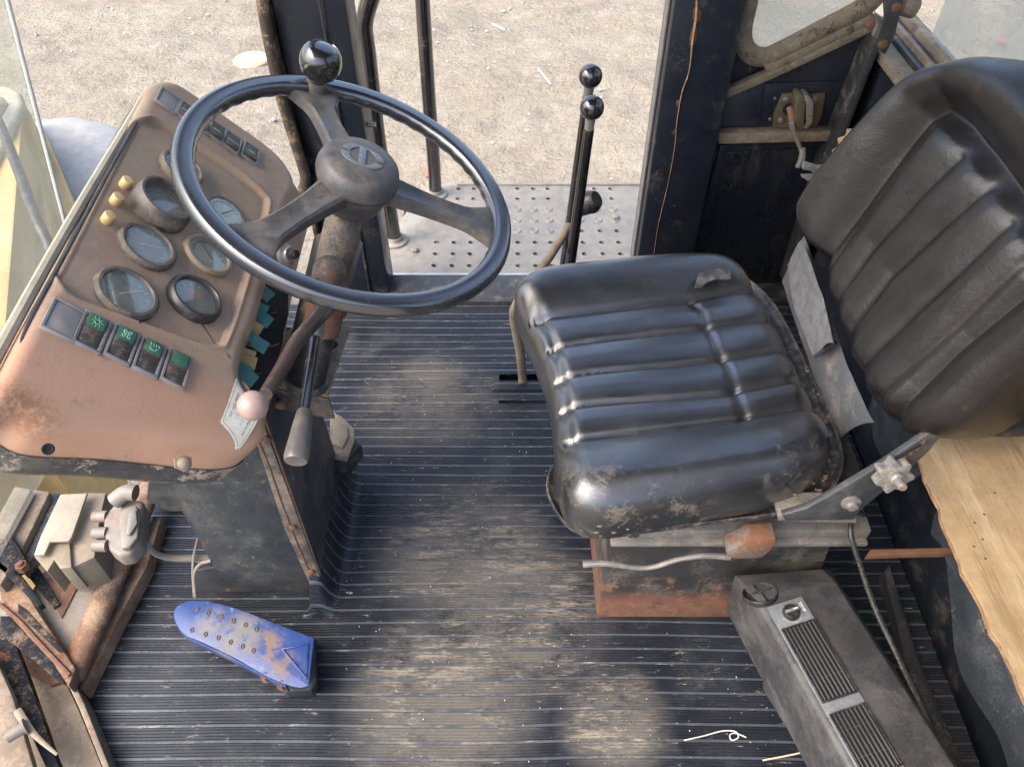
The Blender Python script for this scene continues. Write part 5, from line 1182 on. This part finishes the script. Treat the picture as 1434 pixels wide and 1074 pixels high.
zp_('door_edge', [(-30, 900), (0, 935), (18, 975), (52, 1090), (-30, 1090)], .06, .02, tan, .004)
p0, p1 = PZ(10, 1032, .09), PZ(34, 1018, .09)
obj('hinge_pin', MB().tube([p0, p1], .009, 16, 1).tube([p1, p1 + (p1 - p0) * .12], .013, 16, 1), whitepl, lfr)
P = [PZ(24, 994, .085), PZ(34, 1010, .085), PZ(52, 1032, .085), PZ(80, 1056, .085)]
obj('hinge_blade', MB().tube(P, [.006, .006, .004, .002], 8, 5, flat=.4), beige, lfr)
# bars at upper left: window channels
tr = thing('window_channel', 'dusty stepped window channel running under the console at the far left', 'window channel', PZ(40, 740, .1))
zp_('outer_channel', [(20, 680), (44, 684), (8, 752), (-30, 810), (-40, 790)], .12, .03, tan, .004, tr)
zp_('middle_channel', [(46, 684), (70, 688), (34, 762), (0, 820), (-20, 815), (12, 752)], .10, .03, tan, .004, tr)
zp_('inner_channel', [(66, 688), (84, 690), (50, 775), (30, 800), (24, 785), (40, 752)], .085, .03, black_dirty, .003, tr)
# dark hinge with rust bolts
t = thing('hinge_bracket', 'small black hinge bracket with two rusty bolts at the left edge', 'hinge', PZ(15, 770, .1))
zp_('hinge_plate', [(-10, 738), (6, 737), (22, 758), (34, 780), (28, 796), (18, 800), (0, 786), (-10, 780)], .115, .02, blackmatte, .002, t)
zp_('hinge_plate', [(-10, 790), (10, 782), (30, 806), (60, 845), (52, 850), (20, 815)], .10, .015, blackmatte, .002, t)
for px, py in ((3, 762), (30, 792)):
    F = Frame(PZ(px, py, .116), (0, 0, 1)); obj('bolt', MB().lathe([(.010, -.01), (.010, .004)], 6).lathe([(.006, .004), (.005, .009)], 10), rust, t, F.M())
# beige folded sheet box
t = thing('beige_cover', 'beige folded sheet metal cover beside the dark hinge under the console', 'cover', PZ(95, 740, .1))
top_ = [(84, 692), (122, 690), (100, 752), (96, 757), (70, 758), (62, 776), (47, 777), (56, 752)]
obj('cover_top', MB().prism([PZ(x, y, .17) for x, y in top_], (0, 0, -.006)), mat('clean beige paint', (.27, .235, .18), .55, layers=[((.2, .15, .1), .55, .72, 40, {'amt': .4})], bump=.1), t, bevel=.0015)
sd_ = [(123, 690), (148, 690), (140, 725), (132, 780), (100, 795), (84, 795), (98, 760), (101, 752)]
obj('cover_side', MB().prism([PZ(x, y, .150) for x, y in sd_], (0, 0, -.08)), beige, t, bevel=.0015)
sd_ = [(47, 778), (62, 777), (70, 759), (97, 758), (100, 794), (84, 796), (76, 784), (66, 800)]
obj('cover_end', MB().prism([PZ(x, y, .158) for x, y in sd_], (0, 0, -.07)), beige, t, bevel=.0015)
# grey plastic cable connector
t = thing('cable_connector', 'dusty pale plastic connector with three stubs and a grey cable', 'connector', PZ(165, 745, .15))
zc_ = .19
obj('connector_body', MB().prism([PZ(x, y, zc_) for x, y in ((160, 705), (178, 697), (200, 700), (200, 730), (197, 758), (182, 775), (166, 778), (152, 768), (144, 745), (145, 722))], (0, 0, -.035)), whitepl, t, bevel=.006, bseg=3)
obj('connector_flange', MB().prism([PZ(x, y, zc_ + .012) for x, y in ((166, 722), (172, 712), (190, 706), (196, 725), (192, 752), (182, 765), (170, 768), (168, 745))], (0, 0, -.01)), whitepl, t, bevel=.003)
obj('clip', MB().prism([PZ(x, y, zc_ + .018) for x, y in ((180, 718), (190, 712), (192, 732), (182, 748), (176, 748))], (0, 0, -.006)), greymetal, t, bevel=.002)
for y in (723, 746, 764):
    obj('stub', MB().tube([PZ(150, y, .185), PZ(131, y, .185)], [.010, .0095], 14, 1), whitepl, t)
obj('stub', MB().tube([PZ(160, 702, .20), PZ(176, 690, .21), PZ(190, 690, .21)], .014, 14, 4), whitepl, t)
obj('cable', MB().tube([PZ(196, 757, .17), PZ(206, 762, .16), PZ(218, 775, .14), PZ(240, 781, .12), PZ(270, 781, .11), PZ(296, 780, .10)], .0058, 10, 6, flat=.6), whitepl, t)
o = obj('loose_wires', MB().tube([PZ(278, 752, .12), PZ(272, 775, .12), PZ(270, 800, .10), PZ(272, 835, .05)], .0025, 8, 6).tube([PZ(296, 785, .13), PZ(280, 790, .12), PZ(272, 805, .10), PZ(274, 835, .06)], .003, 8, 6), whitepl); tag(o, 'pair of thin tan wires hanging at the notch of the steering pedestal', 'wires')

# ================================================================== WINDSHIELD GLASS AND MACHINE BODY OUTSIDE
XG = -.70
g0, g1 = PX(8, -10, XG), PX(92, 316, XG)
t = thing('side_glass', 'upright dusty glass pane with a pale edge at the far left', 'window', PX(60, 200, XG))
dlt = unit(g1 - g0); A_ = g0 - dlt * .5; B_ = g1 + dlt * .25; off = np.array([-.02, -.75, 0])
obj('pane', MB().prism([A_, B_, B_ + off, A_ + off], (-.005, 0, 0)), glass_mat('front glass', .10), t, smooth=False)
obj('pane_edge', MB().tube([A_, B_], .0032, 8, 1), mat('polished glass edge', (.5, .5, .47), .3, layers=[((.2, .17, .14), .58, .7, 20, {'amt': .8})]), t)
# loader body
t = thing('loader_body', 'faded yellow body of the machine outside the left window', 'vehicle body', (-1.5, 1.0, GZ + .6))
zb = -.15
def bz(name, pts, z, th, m, bevel=.01, bs=3): return obj(name, MB().prism([PZ(x, y, z) for x, y in pts], (0, 0, -th)), m, t, bevel=bevel, bseg=bs)
bz('tank_rim', [(-160, 118), (-20, 116), (12, 120), (28, 128), (32, 142), (22, 165), (-40, 290), (-160, 300)], zb, .06, cream, .02, 4)
bz('tank_well', [(-150, 132), (-20, 130), (4, 136), (12, 146), (4, 160), (-50, 250), (-150, 260)], zb + .003, .02, tan, .004)
obj('side_sheet', MB().loft([PZ(x, y, zb - .03) for x, y in ((24, 170), (33, 140), (0, 560), (-200, 560), (-200, 300))], [PZ(x, y, zb - .03) * np.array([1, 1, 0]) + np.array([.02, 0, -1.1]) for x, y in ((24, 170), (33, 140), (0, 560), (-200, 560), (-200, 300))]), yellow, t, bevel=.01)
bz('hood_sheet', [(33, 150), (48, 200), (74, 330), (40, 520), (-40, 700), (-200, 700), (-200, 300)], -.33, .5, yellow, .012)
bz('side_step', [(62, 180), (110, 300), (80, 420), (40, 520), (60, 330)], -.42, .5, yellow, .01)
obj('hydraulic_hose', MB().tube([PZ(-20, 130, -.1), PZ(2, 180, -.1), PZ(26, 240, -.12), PZ(50, 305, -.15), PZ(70, 350, -.2), PZ(76, 400, -.24)], .017, 12, 6), black_plastic, t)
o = obj('mudguard', MB().lathe([(.02, .10), (.20, .10), (.30, .08), (.36, .02), (.38, -.1), (.37, -.3)], 40), tyre, None, T(*map(float, PZ(75, 245, -.55))) @ Matrix.Rotation(R(8), 4, 'X'))
tag(o, 'dusty grey rounded fender top outside beyond the yellow body', 'fender')
# things lying on the ground
p = PZ(352, 84, GZ + .02)
o = obj('rusty_lid', MB().lathe([(.155, -.03), (.160, .0), (.150, .012), (.12, .006), (.08, .010), (.01, .012)], 36), mat('pale rusted lid', (.5, .31, .18), .7, layers=[((.6, .46, .32), .45, .65, 7, {}), (RUST, .6, .7, 9, {'amt': .6})], bump=.3, bscale=30), None, T(*map(float, p)))
tag(o, 'round pale orange rusted lid lying on the dirt', 'lid')
for (a, b, lab) in (((754, 97), (771, 118), 'white stick on the dirt straight above the ball levers'), ((690, 34), (706, 42), 'short pale splinter near the top middle of the dirt')):
    o = obj('stick', MB().tube([PZ(*a, GZ + .03), PZ((a[0] + b[0]) / 2, (a[1] + b[1]) / 2, GZ + .035), PZ(*b, GZ + .03)], .008, 6, 3), wht); tag(o, lab, 'stick')
o = obj('red_scrap', MB().prism([PZ(x, y, GZ + .03) for x, y in ((594, 238), (600, 236), (602, 246), (597, 250))], (0, 0, .01)), red); tag(o, 'small red scrap on the dirt beside the far grab rail', 'litter')
o = obj('red_scrap', MB().prism([PZ(x, y, GZ + .03) for x, y in ((1398, 55), (1406, 53), (1408, 60), (1400, 61))], (0, 0, .01)), red); tag(o, 'small red scrap on the dirt at the upper right', 'litter')
